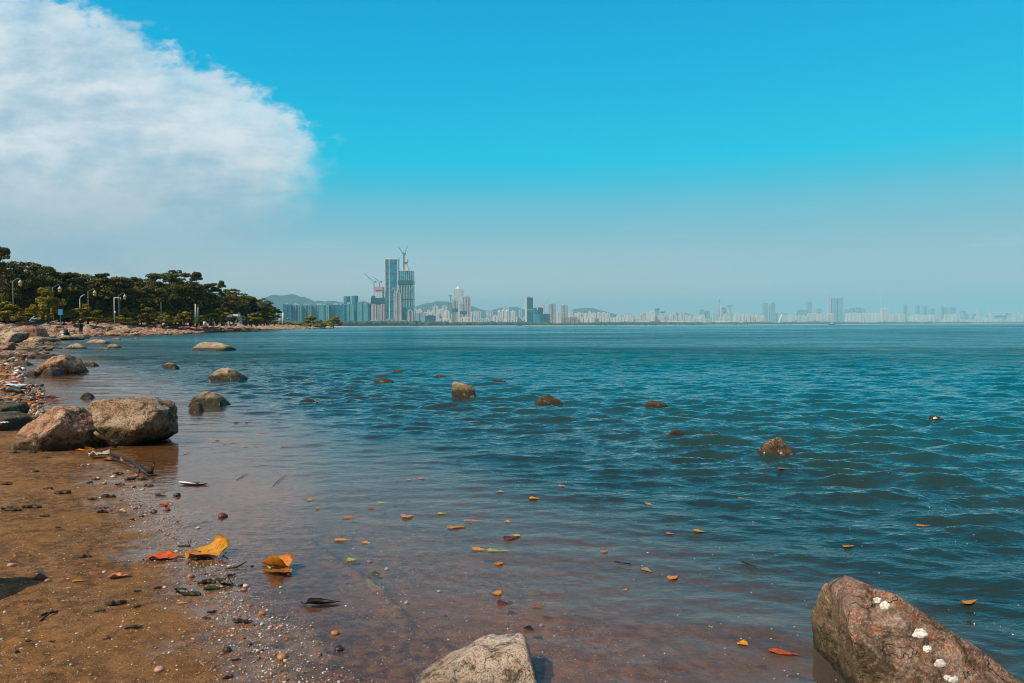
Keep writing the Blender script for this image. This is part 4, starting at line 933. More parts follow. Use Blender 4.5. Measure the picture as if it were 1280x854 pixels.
def crown_mesh(name, clumps, nleaf, ls, mt, seed):
    """leaf sprays spread through every clump's volume, denser on its shell; clump = (x,y,z,rx,ry,rz)"""
    r_ = np.random.RandomState(seed); vol = np.array([c[3]*c[4]*c[5] for c in clumps])**.67; cnt = (nleaf*vol/vol.sum()).astype(int)+6
    Vs = []
    for c, k in zip(clumps, cnt):
        d = r_.normal(0, 1, (k, 3)); d /= np.linalg.norm(d, axis=1)[:, None]; rad = r_.uniform(.35, 1.08, k)**.5
        d[:, 2] = np.where(d[:, 2] < -.3, d[:, 2]*.5, d[:, 2])
        p = np.array(c[:3])+d*rad[:, None]*np.array(c[3:])
        nrm = d*.6+r_.normal(0, .6, (k, 3))+np.array([0, 0, .5]); nrm /= np.linalg.norm(nrm, axis=1)[:, None]
        a = np.cross(nrm, r_.normal(0, 1, (k, 3))); a /= np.linalg.norm(a, axis=1)[:, None]; b = np.cross(nrm, a); s = ls*r_.uniform(.6, 1.4, (k, 1))
        Vs.append(np.stack([p-a*s, p-b*s*.5+nrm*s*.15, p+a*s, p+b*s*.55], 1).reshape(-1, 3))
    V_ = np.concatenate(Vs); f = np.arange(len(V_)).reshape(-1, 4)
    me = bpy.data.meshes.new(name); me.from_pydata(V_.tolist(), [], f.tolist()); me.update(); me.materials.append(mt); return me
def trunk_mesh(hgt, limbs, r0):
    b = MB(); b.tube([(0, 0, -.3), (.05, 0, hgt*.25), (-.05, .05, hgt*.5)], [r0*1.25, r0*.9, r0*.75], 9)
    for (x, y, z) in limbs: b.tube([(-.05, .05, hgt*.46), (x*.4, y*.4, hgt*.5+(z-hgt*.5)*.55), (x, y, z)], [r0*.6, r0*.4, r0*.12], 6)
    me = bpy.data.meshes.new('trunk'); me.from_pydata([tuple(v) for v in b.v], [], b.f); me.update(); me.materials.append(TRUNK); return me
def proto(kind, seed):
    r_ = random.Random(seed); Hh = 10; cl = []
    if kind == 'umbrella':
        for k in range(60):
            a = r_.uniform(0, 6.28); q = math.sqrt(r_.random())*5.6; z = 9.0-.095*q*q+r_.uniform(-2.2, .45); cl.append((q*math.cos(a), q*math.sin(a), z, r_.uniform(.6, 1.4), r_.uniform(.6, 1.4), r_.uniform(.22, .5)))
        for k in range(26): a = r_.uniform(0, 6.28); q = r_.uniform(1, 5.0); cl.append((q*math.cos(a), q*math.sin(a), r_.uniform(3.0, 6.9), 1.2, 1.2, .55))
    elif kind == 'round':
        for k in range(34):
            a = r_.uniform(0, 6.28); e = r_.uniform(-.5, 1.5); q = r_.uniform(.6, 1)
            cl.append((3.6*q*math.cos(a)*math.cos(e), 3.6*q*math.sin(a)*math.cos(e), 6+3.6*q*math.sin(e), r_.uniform(.7, 1.5), r_.uniform(.7, 1.5), r_.uniform(.4, .8)))
    elif kind == 'ragged':
        for k in range(30):
            z = r_.uniform(2.8, 10); w = 3.3*(1-(z/11.5)**1.6)+.35; a = r_.uniform(0, 6.28); q = r_.random()**.5*w
            cl.append((q*math.cos(a)+.25*math.sin(z), q*math.sin(a), z, r_.uniform(.5, 1.3), r_.uniform(.5, 1.3), r_.uniform(.25, .55)))
    elif kind == 'bush':
        for k in range(26):
            a = r_.uniform(0, 6.28); e = r_.uniform(-.2, 1.5); q = r_.uniform(.5, 1)
            cl.append((4*q*math.cos(a)*math.cos(e), 4*q*math.sin(a)*math.cos(e), 2.2+6.8*q*math.sin(max(e, -.2)), r_.uniform(.6, 1.2), r_.uniform(.6, 1.2), r_.uniform(.6, 1.3)))
    mt = {'umbrella': FD, 'round': FD, 'ragged': FD, 'bush': FL2}[kind]
    crown = crown_mesh('crown', cl, {'umbrella': 6500, 'round': 6500, 'ragged': 5000, 'bush': 5200}[kind], {'bush': .34}.get(kind, .26), mt, seed)
    tr = trunk_mesh(Hh if kind != 'bush' else 5, [(c[0]*.8, c[1]*.8, c[2]) for c in cl[:9]], .28)
    return crown, tr
PROTO = {k: [proto(k, 100+i*7+j) for i in range(3)] for j, k in enumerate(('umbrella', 'round', 'ragged', 'bush'))}
FFM = []
for cr, tr in PROTO['bush']:
    m2 = cr.copy(); m2.materials[0] = FF; FFM.append((m2, tr))
PROTO['flower'] = FFM
def tree(kind, px, ytop, dist, wpx, label=None, group=None, zb=1.85, base_py=None, name=None, ti=0):
    d = ray(px, 400); x = d.x/d.y*dist; ztop = at_y(px, ytop, dist).z; hh = ztop-zb
    cr, tr = PROTO[kind][ti % 3]; hp = {'umbrella': 9.6, 'round': 10.4, 'ragged': 10.4, 'bush': 9.8, 'flower': 9.8}[kind]; wp = {'umbrella': 13.5, 'round': 9.4, 'ragged': 7.4, 'bush': 9.6, 'flower': 9.6}[kind]
    nm = name or {'bush': 'shrub', 'flower': 'shrub'}.get(kind, 'tree')
    e = empty(nm, (x, dist, zb-.1), rng.uniform(0, 6.28))
    a = bpy.data.objects.new('crown', cr); b = bpy.data.objects.new('trunk', tr)
    for q in (a, b): COL.objects.link(q); q.parent = e; q.scale = (wpx/F*dist/wp, wpx/F*dist/wp, hh/hp)
    tag(e, label, 'shrub' if nm == 'shrub' else 'tree', group); return e
TR = [ # kind, px, ytop, dist, width px, label
 ('ragged', 4, 306, 112, 34, 'tallest spindly tree sticking up at the left edge of the photo'), ('umbrella', 20, 322, 118, 85, 'dark tree right beside the tallest spindly one'), ('umbrella', 46, 325, 125, 90, 'broad flat topped tree over the first street lamps'),
 ('round', 78, 333, 128, 62, 'rounded dark tree between the flat topped tree and the dip in the skyline'), ('umbrella', 104, 338, 134, 80, 'lower dark tree behind the third street lamp'), ('ragged', 128, 339, 138, 40, 'jagged topped tree left of the white gantry'),
 ('round', 150, 340, 142, 56, 'dark rounded tree behind the white gantry'), ('ragged', 172, 345, 150, 34, 'small pointed tree left of the great umbrella tree'), ('umbrella', 212, 336, 156, 96, 'great umbrella shaped tree with layered branches mid shoreline'),
 ('ragged', 246, 338, 168, 26, 'leaning ragged tree tip right of the umbrella tree'), ('umbrella', 238, 352, 170, 66, 'shadowy tree under the leaning ragged tip'), ('ragged', 263, 352, 176, 40, 'ragged dark tree where the treetops begin to fall'), ('ragged', 277, 349, 184, 18, 'thin spiky tree top poking out of the falling treetops'),
 ('umbrella', 288, 359, 192, 60, 'spreading tree right of the thin spiky one'), ('round', 308, 368, 205, 42, 'weeping olive tree near the end of the wood'), ('umbrella', 322, 371, 225, 50, 'low spreading tree near the end of the wood'), ('ragged', 335, 378, 245, 24, 'second last pointed tree of the wood'), ('round', 343, 384, 262, 22, 'last small tree before the two white columns')]
for i, (k, px, yt, ds, w, lb) in enumerate(TR): tree(k, px, yt, ds, w, lb, ti=i)
BK = [(-20, 326, 132, 90), (12, 334, 140, 80), (36, 336, 138, 70), (62, 336, 146, 70), (92, 343, 150, 66), (118, 346, 152, 66), (140, 350, 158, 60), (162, 350, 165, 60), (186, 346, 172, 60), (206, 350, 172, 60), (228, 350, 180, 60), (250, 358, 190, 50), (270, 364, 200, 50), (294, 368, 215, 46), (314, 376, 240, 40), (330, 384, 265, 30),
      (0, 350, 122, 60), (30, 352, 126, 60), (66, 354, 130, 60), (96, 358, 138, 56), (126, 362, 142, 56), (156, 362, 150, 56), (184, 366, 160, 50), (214, 368, 165, 50), (242, 372, 176, 46), (266, 376, 188, 44), (290, 380, 205, 40), (312, 386, 225, 34), (336, 392, 268, 24)]
for i, (px, yt, ds, w) in enumerate(BK):
    tree('round' if i % 2 else 'umbrella', px, yt, ds, w, 'dark green tree filling the thick of the wood behind the promenade', 'trees in the thick of the wood', ti=i)
for i in range(34):
    px = -14+i*10.6; ds = float(np.interp(px, [0, 100, 200, 260, 340], [116, 132, 150, 172, 262])); yt = float(np.interp(px, [0, 100, 200, 260, 340], [382, 384, 386, 389, 395]))+rng.uniform(-3, 3)
    tree('bush', px, yt, ds, 30, 'dark leafy undergrowth shrub filling the gaps between tree trunks', 'undergrowth shrubs between the trunks', ti=i)
for i in range(26):
    px = -20+i*13.6; ds = float(np.interp(px, [0, 100, 200, 260, 340], [150, 165, 190, 215, 285])); yt = float(np.interp(px, [0, 100, 200, 260, 340], [356, 362, 362, 372, 393]))+rng.uniform(-2, 2)
    tree('bush', px, yt, ds, 62 if px < 280 else 34, 'deep green low crowned tree closing the wood behind the trunks', 'low crowned trees closing the wood', ti=i, name='tree').children[0].scale.z *= 1.12
for i, (k, px, yt, ds, w, lb) in enumerate([('bush', 10, 376, 100, 58, 'bright leafed bushy shrub at the left edge by the first lamp'), ('bush', 34, 384, 104, 40, 'dark gap filling shrub left of the tall bright shrub'), ('bush', 60, 356, 106, 46, 'tallest yellow green shrub below the second lamp'),
        ('bush', 92, 386, 108, 34, 'yellow green shrub left of the black clad person'), ('bush', 110, 379, 112, 42, 'spreading yellow green shrub behind the black clad person'), ('flower', 80, 396, 108, 30, 'low shrub dotted with red flowers below the tall bright shrub'),
        ('flower', 122, 397, 118, 26, 'low red flowered shrub right of the black clad person'), ('bush', 150, 393, 124, 28, 'yellow green shrub at the foot of the white gantry'), ('flower', 136, 396, 122, 24, 'grassy shrub with red blossoms left of the gantry'),
        ('flower', 183, 383, 132, 32, 'round topped shrub with a few red blossoms on a thin trunk'), ('bush', 207, 390, 138, 24, 'small bright shrub right of the round topped one'), ('bush', 229, 388, 146, 30, 'bright shrub left of the white post pair'),
        ('bush', 248, 396, 158, 22, 'low shrub at the foot of the white post pair'), ('bush', 272, 385, 166, 36, 'layered shrub right of the white post pair'), ('bush', 292, 394, 176, 18, 'small shrub before the hidden kiosk'), ('bush', 318, 390, 215, 34, 'bright shrub at the wood end'),
        ('bush', 164, 399, 128, 20, 'low hedge bush between gantry and round topped shrub'), ('bush', 333, 398, 240, 22, 'low shrub before the two white columns'), ('bush', 360, 402, 350, 22, 'low hedge shrub on the spit right of the white columns'), ('bush', 374, 403, 370, 18, 'second low hedge shrub on the spit')]):
    tree(k, px, yt, ds, w, lb, ti=i)
for i, (px, yt, ds, w, lb) in enumerate([(388, 394, 410, 33, 'larger rounded mangrove bush on the sandy spit'), (400, 399.5, 420, 19, 'small mangrove bush touching the larger one'), (417, 394.5, 470, 26, 'lone round mangrove bush at the tip of the spit')]):
    tree('bush', px, yt, ds, w, lb, ti=i, zb=.2, name='mangrove')
# low hedge under the shrubs, one mass
def hedge():
    cl = []
    for i in range(150):
        s = 28+(cum[-1]-30)*(i/150)**1.3; c = along(s); t_ = along(min(s+6, cum[-1]))-along(max(s-6, 0)); t_ /= np.hypot(*t_); n_ = np.array([-t_[1], t_[0]]); p = c+n_*(24+rng.uniform(-1, 3)); cl.append((p[0], p[1], 2.1, 1.6+s/120, 1.6+s/120, .75+.3*rng.random()))
    me = crown_mesh('hedge', cl, 16000, .32, FF, 5); o = bpy.data.objects.new('hedge_foliage', me); COL.objects.link(o); tag(o, kind='stuff')
hedge()

# ------------------------------------------------------------------ lamps, posts and other furniture of the promenade
POLE = simple('grey_green_pole', (.13, .20, .18), .5, .1); WPOLE = simple('white_paint', (.60, .60, .57), .4, .06); AMBER = simple('amber_glass', (.75, .42, .06), .25, .1); CREAM = simple('lamp_hood', (.50, .49, .44), .5, .05)
def lamp(label, px, yh, dist, armdir=1):
    p = at_y(px, yh, dist); zt = p.z; e = empty('street_lamp', (p.x, dist, 1.85)); h = zt-1.85; k = dist/110
    b = MB(); b.tube([(0, 0, 0), (0, 0, .8), (0, 0, h)], [.10, .06, .045], 8); b.tube([(0, 0, h*.78), (0, 0, h*.8)], [.12, .12], 8); b.build('pole', POLE, e, smooth=True)
    a = armdir; b = MB(); b.tube([(0, 0, h-.1), (a*.35, 0, h+.12), (a*.75, 0, h+.35), (a*.98, 0, h+.32), (a*1.05, 0, h+.1)], .045, 6); b.build('arm', POLE, e, smooth=True)
    b = MB(); b.lathe((a*1.05, 0, h-.35), [(.30, 0), (.24, .18), (.12, .34), (.06, .46)], 12); b.build('hood', CREAM, e, smooth=True)
    b = MB(); b.lathe((a*1.05, 0, h-.80), [(.08, 0), (.20, .10), (.22, .30), (.20, .447)], 12); b.build('lantern', AMBER, e, smooth=True); tag(e, label, 'street lamp', 'street lamps of the promenade')
lamp('first street lamp from the left, rising above the bushy shrub', 16, 351, 104); lamp('second street lamp from the left, above the tallest bright shrub', 66, 359, 111)
lamp('third street lamp, standing behind the black clad person', 110, 364, 117); lamp('fourth street lamp, right behind the white gantry', 148.5, 369, 130)
def post(name, label, cat, px, y0, y1, dist, mt, r=.12, extra=None):
    p0 = at_y(px, y1, dist); p1 = at_y(px, y0, dist); z0 = min(p0.z, 1.85); b = MB(); b.tube([(0, 0, 0), (0, 0, (p1.z-z0)*.5), (0, 0, p1.z-z0)], [r, r*.9, r*.8], 8)
    if extra: extra(b, p1.z-z0)
    o = b.build(name, mt, smooth=True, loc=(p0.x, dist, z0)); return tag(o, label, cat)
post('gantry_pole', 'white square topped gantry pole standing among the shrubs', 'pole', 143, 372, 395, 116, WPOLE, .08, lambda b, h: (b.tube([(0, 0, h-.06), (1.05, 0, h-.06)], .07, 6), b.tube([(1.0, 0, h), (1.0, 0, h-.35)], .06, 6), b.lathe((.12, 0, h*.38), [(.1, 0), (.16, .1), (.14, .3)], 8)))
post('curved_lamp', 'small modern curved white lamp left of the third street lamp', 'street lamp', 100, 374, 384, 112, WPOLE, .06, lambda b, h: b.tube([(0, 0, h), (.15, 0, h+.35), (.5, 0, h+.6), (.75, 0, h+.62)], [.06, .06, .07, .05], 6))
post('pole', 'grey pole right of the round topped shrub', 'pole', 201.5, 378, 393, 130, POLE, .07); post('pole', 'white tall post, left one of the pair', 'post', 244.5, 380, 399, 150, WPOLE, .17); post('pole', 'greenish post, right one of the pair', 'post', 247.8, 384, 399, 151, POLE, .17)
post('white_pedestal', 'short white pedestal at the edge of the promenade', 'pedestal', 255.5, 402, 408, 150, WPOLE, .32)
post('white_column', 'white column, left one of the pair at the end of the wood', 'column', 350.5, 391, 403, 300, WPOLE, .38); post('white_column', 'white column, right one of the pair at the end of the wood', 'column', 354, 391, 403, 302, WPOLE, .38)
post('pole', 'thin pale pole left of the white column pair', 'pole', 346.3, 387, 400, 300, WPOLE, .14); post('pole', 'thin grey pole hidden in the trees before the columns', 'pole', 339, 386, 398, 290, POLE, .14)
def bollards():
    for i in range(9):
        px = 262+i*4.2; p = at_y(px, 404, 160+i*3); b = MB(); b.lathe((0, 0, 0), [(.18, 0), (.15, .1), (.13, .85), (.17, .9), (.12, 1.0)], 10)
        o = b.build('bollard', simple('stone_bollard', (.45, .36, .28), .8) if i == 0 else bpy.data.materials['stone_bollard'], smooth=True, loc=(p.x, p.y, 1.84)); tag(o, 'short stone bollard in the row below the layered shrub', 'bollard', 'bollards along the promenade')
bollards()
def kiosk():
    p = at_y(293, 403, 185); e = empty('kiosk', (p.x, p.y, 1.85)); b = MB(); b.box((-1.6, -1, 0), (1.6, 1, 1.9)); b.build('wall', simple('kiosk_wall', (.55, .55, .52), .7), e); b = MB(); b.prism([(-2, -1.4), (2, -1.4), (2, 1.4), (-2, 1.4)], 1.92, 2.1); b.prism([(-1.2, -.8), (1.2, -.8), (1.2, .8), (-1.2, .8)], 2.1, 2.5); b.build('roof', WPOLE, e)
    tag(e, 'small white roofed kiosk half hidden by the shrubs', 'kiosk')
kiosk()
p = at_y(81, 389, 104); b = MB(); b.box((-.3, -.04, 0), (.3, .04, .8)); b.tube([(0, 0, -1.6), (0, 0, 0)], .04, 6); o = b.build('park_sign', simple('blue_sign', (.03, .25, .55), .5), loc=(p.x, 103, 2.9)); tag(o, 'small blue sign showing between the shrubs', 'sign')

# ------------------------------------------------------------------ people
SKIN = simple('skin', (.55, .30, .20), .5, .06); HAIR = simple('black_hair', (.012, .010, .009), .6)
def skin_obj(name, J, E, rad, mt, parent=None, root=0, sub=2):
    me = bpy.data.meshes.new(name); me.from_pydata(J, E, []); me.update(); o = bpy.data.objects.new(name, me); COL.objects.link(o); o.parent = parent
    md = o.modifiers.new('skin', 'SKIN'); md.use_smooth_shade = True
    for i, r in enumerate(rad):
        sv = me.skin_vertices[0].data[i]; sv.radius = (r, r) if not hasattr(r, '__len__') else r; sv.use_root = i == root
    s = o.modifiers.new('sub', 'SUBSURF'); s.levels = s.render_levels = sub; me.materials.append(mt); return o
def person(label, loc, rz, scale, pose, top, bottom, shoes=HAIR, hat=None):
    """pose: dict of joints in metres, person facing -y"""
    P = {k: Vector(v) for k, v in pose.items()}
    e = empty('person', loc, rz); e.scale = (scale,)*3
    names = ['pelvis', 'belly', 'chest', 'neck', 'head', 'crown']; R0 = [.12, .115, .13, .052, .085, .078]
    J = [P[n] for n in names]; rad = list(R0); E = [(i, i+1) for i in range(5)]
    def chain(start, pts, rr):
        prev = start
        for p, r in zip(pts, rr): J.append(p); rad.append(r); E.append((prev, len(J)-1)); prev = len(J)-1
        return prev
    for s in ('l', 'r'):
        hnd = chain(2, [P['sh_'+s], P['el_'+s], P['wr_'+s], P['ha_'+s]], [.065, .047, .034, .040])
        d = (P['ha_'+s]-P['wr_'+s]).normalized(); sd = d.cross(Vector((0, 0, 1)) if abs(d.z) < .9 else Vector((0, 1, 0))).normalized()
        for k, ln in ((-1.5, .065), (-.5, .075), (.5, .078), (1.5, .07)):
            chain(hnd, [P['ha_'+s]+sd*k*.018+d*.04, P['ha_'+s]+sd*k*.020+d*(.04+ln*.5)+Vector((0, -.008, 0)), P['ha_'+s]+sd*k*.02+d*(.03+ln)+Vector((0, -.02, 0))], [.010, .009, .008])
        chain(hnd, [P['ha_'+s]-sd*.045+d*.01, P['ha_'+s]-sd*.062+d*.045], [.011, .009])
        chain(0, [P['hp_'+s], P['kn_'+s], P['an_'+s], P['to_'+s]], [.095, .062, .043, .035])
    body = skin_obj('body', [tuple(j) for j in J], E, rad, SKIN, e)
    # face: nose, eyes, mouth, ears on the head
    hd = P['head']; up = (P['crown']-P['head']).normalized()
    fb = MB(); f0 = hd+up*.035
    fb.tube([f0+Vector((0, -.085, .02)), f0+Vector((0, -.108, -.012)), f0+Vector((0, -.09, -.02))], [.008, .014, .008], 6); fb.tube([f0+Vector((-.09, .0, .02)), f0+Vector((-.092, .01, -.03))], [.018, .014], 6); fb.tube([f0+Vector((.09, .0, .02)), f0+Vector((.092, .01, -.03))], [.018, .014], 6)
    fb.build('face', SKIN, e, smooth=True)
    eb = MB()
    for sx in (-.032, .032): eb.tube([f0+Vector((sx-.012, -.086, .022)), f0+Vector((sx+.012, -.086, .022))], .006, 6)
    eb.tube([f0+Vector((-.022, -.088, -.045)), f0+Vector((.022, -.088, -.045))], .005, 6); eb.build('eyes_and_mouth', HAIR, e)
    hb = bmesh.new(); bmesh.ops.create_icosphere(hb, subdivisions=3, radius=1); hv = []
    for v in hb.verts: hv.append(tuple(hd+up*.07+Vector((v.co.x*.100, v.co.y*.112+.016, v.co.z*.10+.022))))
    mobj('hair' if hat is None else 'cap', hv, [tuple(v.index for v in f.verts) for f in hb.faces], HAIR if hat is None else hat, e, smooth=True); hb.free()
    JT = [P['pelvis'], P['belly'], P['chest'], P['neck']*.6+P['chest']*.4]; rt = [.145, .145, .155, .08]; ET = [(0, 1), (1, 2), (2, 3)]
    for s in ('l', 'r'):
        b0 = len(JT); JT += [P['sh_'+s], P['el_'+s], P['wr_'+s]]; rt += [.085, .065, .050]; ET += [(2, b0), (b0, b0+1), (b0+1, b0+2)]
    skin_obj('jacket', [tuple(j) for j in JT], ET, rt, top, e)
    JB = [P['pelvis']]; rb = [.14]; EB = []
    for s in ('l', 'r'):
        b0 = len(JB); JB += [P['hp_'+s], P['kn_'+s], P['an_'+s]]; rb += [.115, .082, .065]; EB += [(0, b0), (b0, b0+1), (b0+1, b0+2)]
        sb = MB(); a = P['an_'+s]; t_ = P['to_'+s]; sb.tube([a+Vector((0, .05, -.06)), a*.5+t_*.5+Vector((0, 0, -.02)), t_+Vector((0, 0, 0))], [.045, .05, .04], 8); sb.build('shoe', shoes, e, smooth=True)
    skin_obj('trousers', [tuple(j) for j in JB], EB, rb, bottom, e)
    tag(e, label, 'person'); return e
STAND = dict(pelvis=(0, 0, .95), belly=(0, 0, 1.12), chest=(0, .01, 1.32), neck=(0, -.01, 1.48), head=(0, -.04, 1.57), crown=(0, -.05, 1.66),
             sh_l=(-.19, .01, 1.38), el_l=(-.24, -.02, 1.12), wr_l=(-.12, -.22, 1.08), ha_l=(-.06, -.28, 1.10), sh_r=(.19, .01, 1.38), el_r=(.24, -.02, 1.12), wr_r=(.12, -.22, 1.08), ha_r=(.06, -.28, 1.12),
             hp_l=(-.10, 0, .90), kn_l=(-.11, -.01, .50), an_l=(-.11, .02, .10), to_l=(-.12, -.15, .04), hp_r=(.10, 0, .90), kn_r=(.11, -.01, .50), an_r=(.11, .02, .10), to_r=(.12, -.15, .04))
SQUAT = dict(pelvis=(0, .12, .34), belly=(0, .06, .48), chest=(0, -.06, .66), neck=(0, -.12, .80), head=(0, -.18, .87), crown=(0, -.21, .96),
             sh_l=(-.18, -.06, .70), el_l=(-.26, -.30, .62), wr_l=(-.22, -.52, .72), ha_l=(-.20, -.60, .76), sh_r=(.18, -.06, .70), el_r=(.26, -.30, .60), wr_r=(.22, -.52, .66), ha_r=(.20, -.60, .69),
             hp_l=(-.11, .10, .32), kn_l=(-.16, -.30, .46), an_l=(-.13, -.16, .10), to_l=(-.14, -.34, .04), hp_r=(.11, .10, .32), kn_r=(.16, -.30, .46), an_r=(.13, -.16, .10), to_r=(.14, -.34, .04))
BLACKC = simple('black_cloth', (.012, .013, .018), .85); GREYB = simple('grey_blue_cloth', (.22, .30, .34), .85); NAVY = simple('teal_trousers', (.03, .09, .12), .85); WHC = simple('white_shirt', (.80, .80, .80), .85); DK = simple('dark_trousers', (.03, .03, .04), .85); RD = simple('red_shirt', (.5, .05, .04), .85)
def at_ground(px, dist):
    d = ray(px, 405); x = d.x/d.y*dist; return (x, dist, G(x, dist))
g_ = at_ground(101, 76); person('person in black coat and trousers standing on the stones by the water, looking down', (g_[0], g_[1], at_y(101, 417.6, 76).z), R(70), 1.0, STAND, BLACKC, BLACKC)
b = MB(); b.lathe((0, 0, 0), [(.9, -.6), (.75, -.1), (.6, .0)], 9); o = b.build('embankment_rock', RM['farpale'], smooth=False, loc=(g_[0], g_[1], at_y(101, 417.6, 76).z)); tag(o, 'flat stone under the feet of the black clad person', 'rock')
g_ = at_ground(40, 64); zz = at_y(40, 408.2, 64).z
person('person in grey blue top crouching on the stones with both arms held up', (g_[0], g_[1], zz), R(115), 1.0, SQUAT, GREYB, NAVY)
b = MB(); b.lathe((0, 0, 0), [(1.3, -1.0), (1.0, -.2), (.7, .0)], 9); o = b.build('embankment_rock', RM['far'], smooth=False, loc=(g_[0], g_[1], zz)); tag(o, 'brown stone the crouching grey blue person perches on', 'rock')
for (px, py, ds, lb, top, bot, ps) in [(204, 409.5, 140, 'person in white and dark clothes crouching on the rubble slope', WHC, DK, SQUAT), (350, 407, 262, 'person in a white shirt walking on the shore below the white columns', WHC, DK, STAND), (387.5, 408, 400, 'person in white standing on the spit in front of the larger mangrove', WHC, DK, STAND),
        (392, 407.5, 405, 'person in pale clothes standing right of the one before the larger mangrove', WHC, NAVY, STAND), (408, 408, 440, 'person in red on the spit between the mangroves', RD, DK, STAND), (297.5, 403.5, 180, 'person in white at the kiosk among the shrubs', WHC, DK, STAND), (360, 401.5, 330, 'person in white beyond the low hedge on the spit', WHC, DK, STAND)]:
    p = at_y(px, py, ds); zg = G(p.x, ds); person(lb, (p.x, ds, max(zg, min(p.z, zg+1.2)) if zg > 0 else p.z), R(rng.uniform(-90, 90)), 1.0, ps, top, bot)
# bag with white and blue panels near the water
def bag():
    p = at_y(83, 420, 68); e = empty('backpack', (p.x, p.y, at_y(83, 420.6, 68).z)); b = MB(); b.tube([(0, 0, .02), (0, 0, .25), (0, 0, .5), (0, 0, .62)], [.26, .30, .26, .12], 10); b.build('body', BLACKC, e, smooth=True)
    b = MB(); b.tube([(-.30, -.24, .08), (-.05, -.27, .12)], [.10, .12], 8); b.tube([(-.28, -.2, .30), (-.02, -.28, .38)], [.05, .06], 8); b.build('pocket', WPL, e, smooth=True)
    b = MB(); b.tube([(.30, -.10, .1), (.38, -.14, .35), (.30, -.12, .62)], [.05, .06, .05], 8); b.build('strap', simple('pale_blue_cloth', (.35, .55, .66), .8), e, smooth=True); tag(e, 'black bag with white and blue parts lying left of the black clad person', 'bag')
    b = MB(); b.lathe((0, 0, 0), [(.8, -.5), (.6, -.1), (.45, .0)], 8); o = b.build('embankment_rock', RM['far'], loc=e.location); tag(o, 'brown stone under the black and white bag', 'rock')
bag()

# ------------------------------------------------------------------ far shore and hills
def far_edge(px):                                       # distance of the far waterline seen at column px
    return float(np.interp(px, [300, 430, 520, 700, 900, 1100, 1300, 1500], [2350, 2400, 2700, 3300, 4800, 6300, 7500, 8300]))
LAND = simple('far_land', (.10, .12, .06), .9, .3, .01); SEAW = simple('sea_wall', (.46, .33, .28), .9, .35, .05)
def wx(px, Y): d = ray(px, 400); return d.x/d.y*Y
def far_land():
    cols = [300+i*10 for i in range(122)]; b = MB(); b2 = MB(); pv = None
    for px in cols:
        Y = far_edge(px)*(1+.004*math.sin(px*.11)); hgt = 2.2+Y/2600
        row = [(wx(px, Y), Y, -1), (wx(px, Y+18), Y+18, hgt), (wx(px, 12800)*.98 if 1 else 0, 12800, 14)]
        if pv: b2.add([pv[0], row[0], row[1], pv[1]], [(0, 1, 2, 3)]); b.add([pv[1], row[1], row[2], pv[2]], [(0, 1, 2, 3)])
        pv = row
    o = b.build('far_shore_land', LAND); tag(o, kind='structure'); o = b2.build('sea_wall', SEAW); tag(o, 'pale pinkish sea wall running along the whole far shore under the city', 'sea wall')
far_land()
HILLM = simple('hill_forest', (.05, .075, .05), .95, .3, .004)
def hill(px0, px1, prof, Y, dep=1800):
    n = 60; m_ = 14; X = np.zeros((n, m_)); YY = np.zeros_like(X); Z = np.zeros_like(X)
    for i in range(n):
        px = px0+(px1-px0)*i/(n-1); py = np.interp(px, [p[0] for p in prof], [p[1] for p in prof]); zt = max(at_y(px, py, Y).z, 2)
        zt *= 1+.03*float(fbm(np.array([px*.15]), np.array([0.]), 0, 4)[0])
        for j in range(m_):
            v = j/(m_-1)*2-1; X[i, j] = wx(px, Y)*(1+.0*v); YY[i, j] = Y+v*dep*.5; Z[i, j] = zt*(math.cos(v*math.pi/2)**.8)*(1+.10*float(fbm(np.array([px*.12]), np.array([v*3.]), 1, 3)[0])*abs(v))
    o = grid_mesh('hill', YY*0+X, YY, Z, HILLM); o.data.flip_normals() if False else None; tag(o, kind='structure')
hill(300, 480, [(300, 400), (325, 376), (345, 369), (365, 368.5), (380, 372), (395, 377), (405, 376), (420, 377), (440, 381), (460, 395), (480, 404)], 8200)
hill(495, 640, [(495, 404), (515, 386), (530, 380), (545, 377), (556, 376), (566, 378), (590, 383), (605, 388), (620, 390), (640, 400)], 9000)
hill(590, 700, [(590, 404), (612, 389), (632, 383.5), (645, 384), (665, 389), (685, 397), (700, 404)], 9600)
hill(690, 850, [(690, 404), (712, 388), (725, 385), (740, 385), (755, 389), (770, 393), (800, 398), (850, 404)], 9800)

# ------------------------------------------------------------------ city
def facade_mat(name, wall, glass, fw, fh, dark=.5, vert=.3, rough=.45, horiz=.6):
    """repeating bays and storeys in metres, both laid out on the wall itself"""
    m_, t, out = mat(name); oc = t.node('ShaderNodeTexCoord').outputs['Object']; x, y, z = t.node('ShaderNodeSeparateXYZ', ins={0: oc}).outputs
    h = t.m('ADD', x, t.m('MULTIPLY', y, .93))
    fx = t.m('FRACT', t.m('DIVIDE', h, fw)); fz = t.m('FRACT', t.m('DIVIDE', z, fh))
    win = t.m('MULTIPLY', t.m('GREATER_THAN', fx, vert), t.m('GREATER_THAN', fz, 1-horiz))
    cell = t.node('ShaderNodeTexWhiteNoise', noise_dimensions='3D', ins={'Vector': t.node('ShaderNodeCombineXYZ', ins={0: t.m('FLOOR', t.m('DIVIDE', h, fw)), 1: t.m('FLOOR', t.m('DIVIDE', z, fh)), 2: 0.0}).outputs[0]}).outputs[0]
    g2 = t.mix(cell, tuple(v*.55 for v in glass), tuple(min(1, v*1.5) for v in glass))
    big = t.noise(oc, .03, 3)
    c = t.mix(win, t.mix(big, tuple(v*.85 for v in wall), wall), g2)
    b = pbsdf(t, out, Base_Color=c, Roughness=t.m('SUBTRACT', .8, t.m('MULTIPLY', win, .8-rough))); return m_
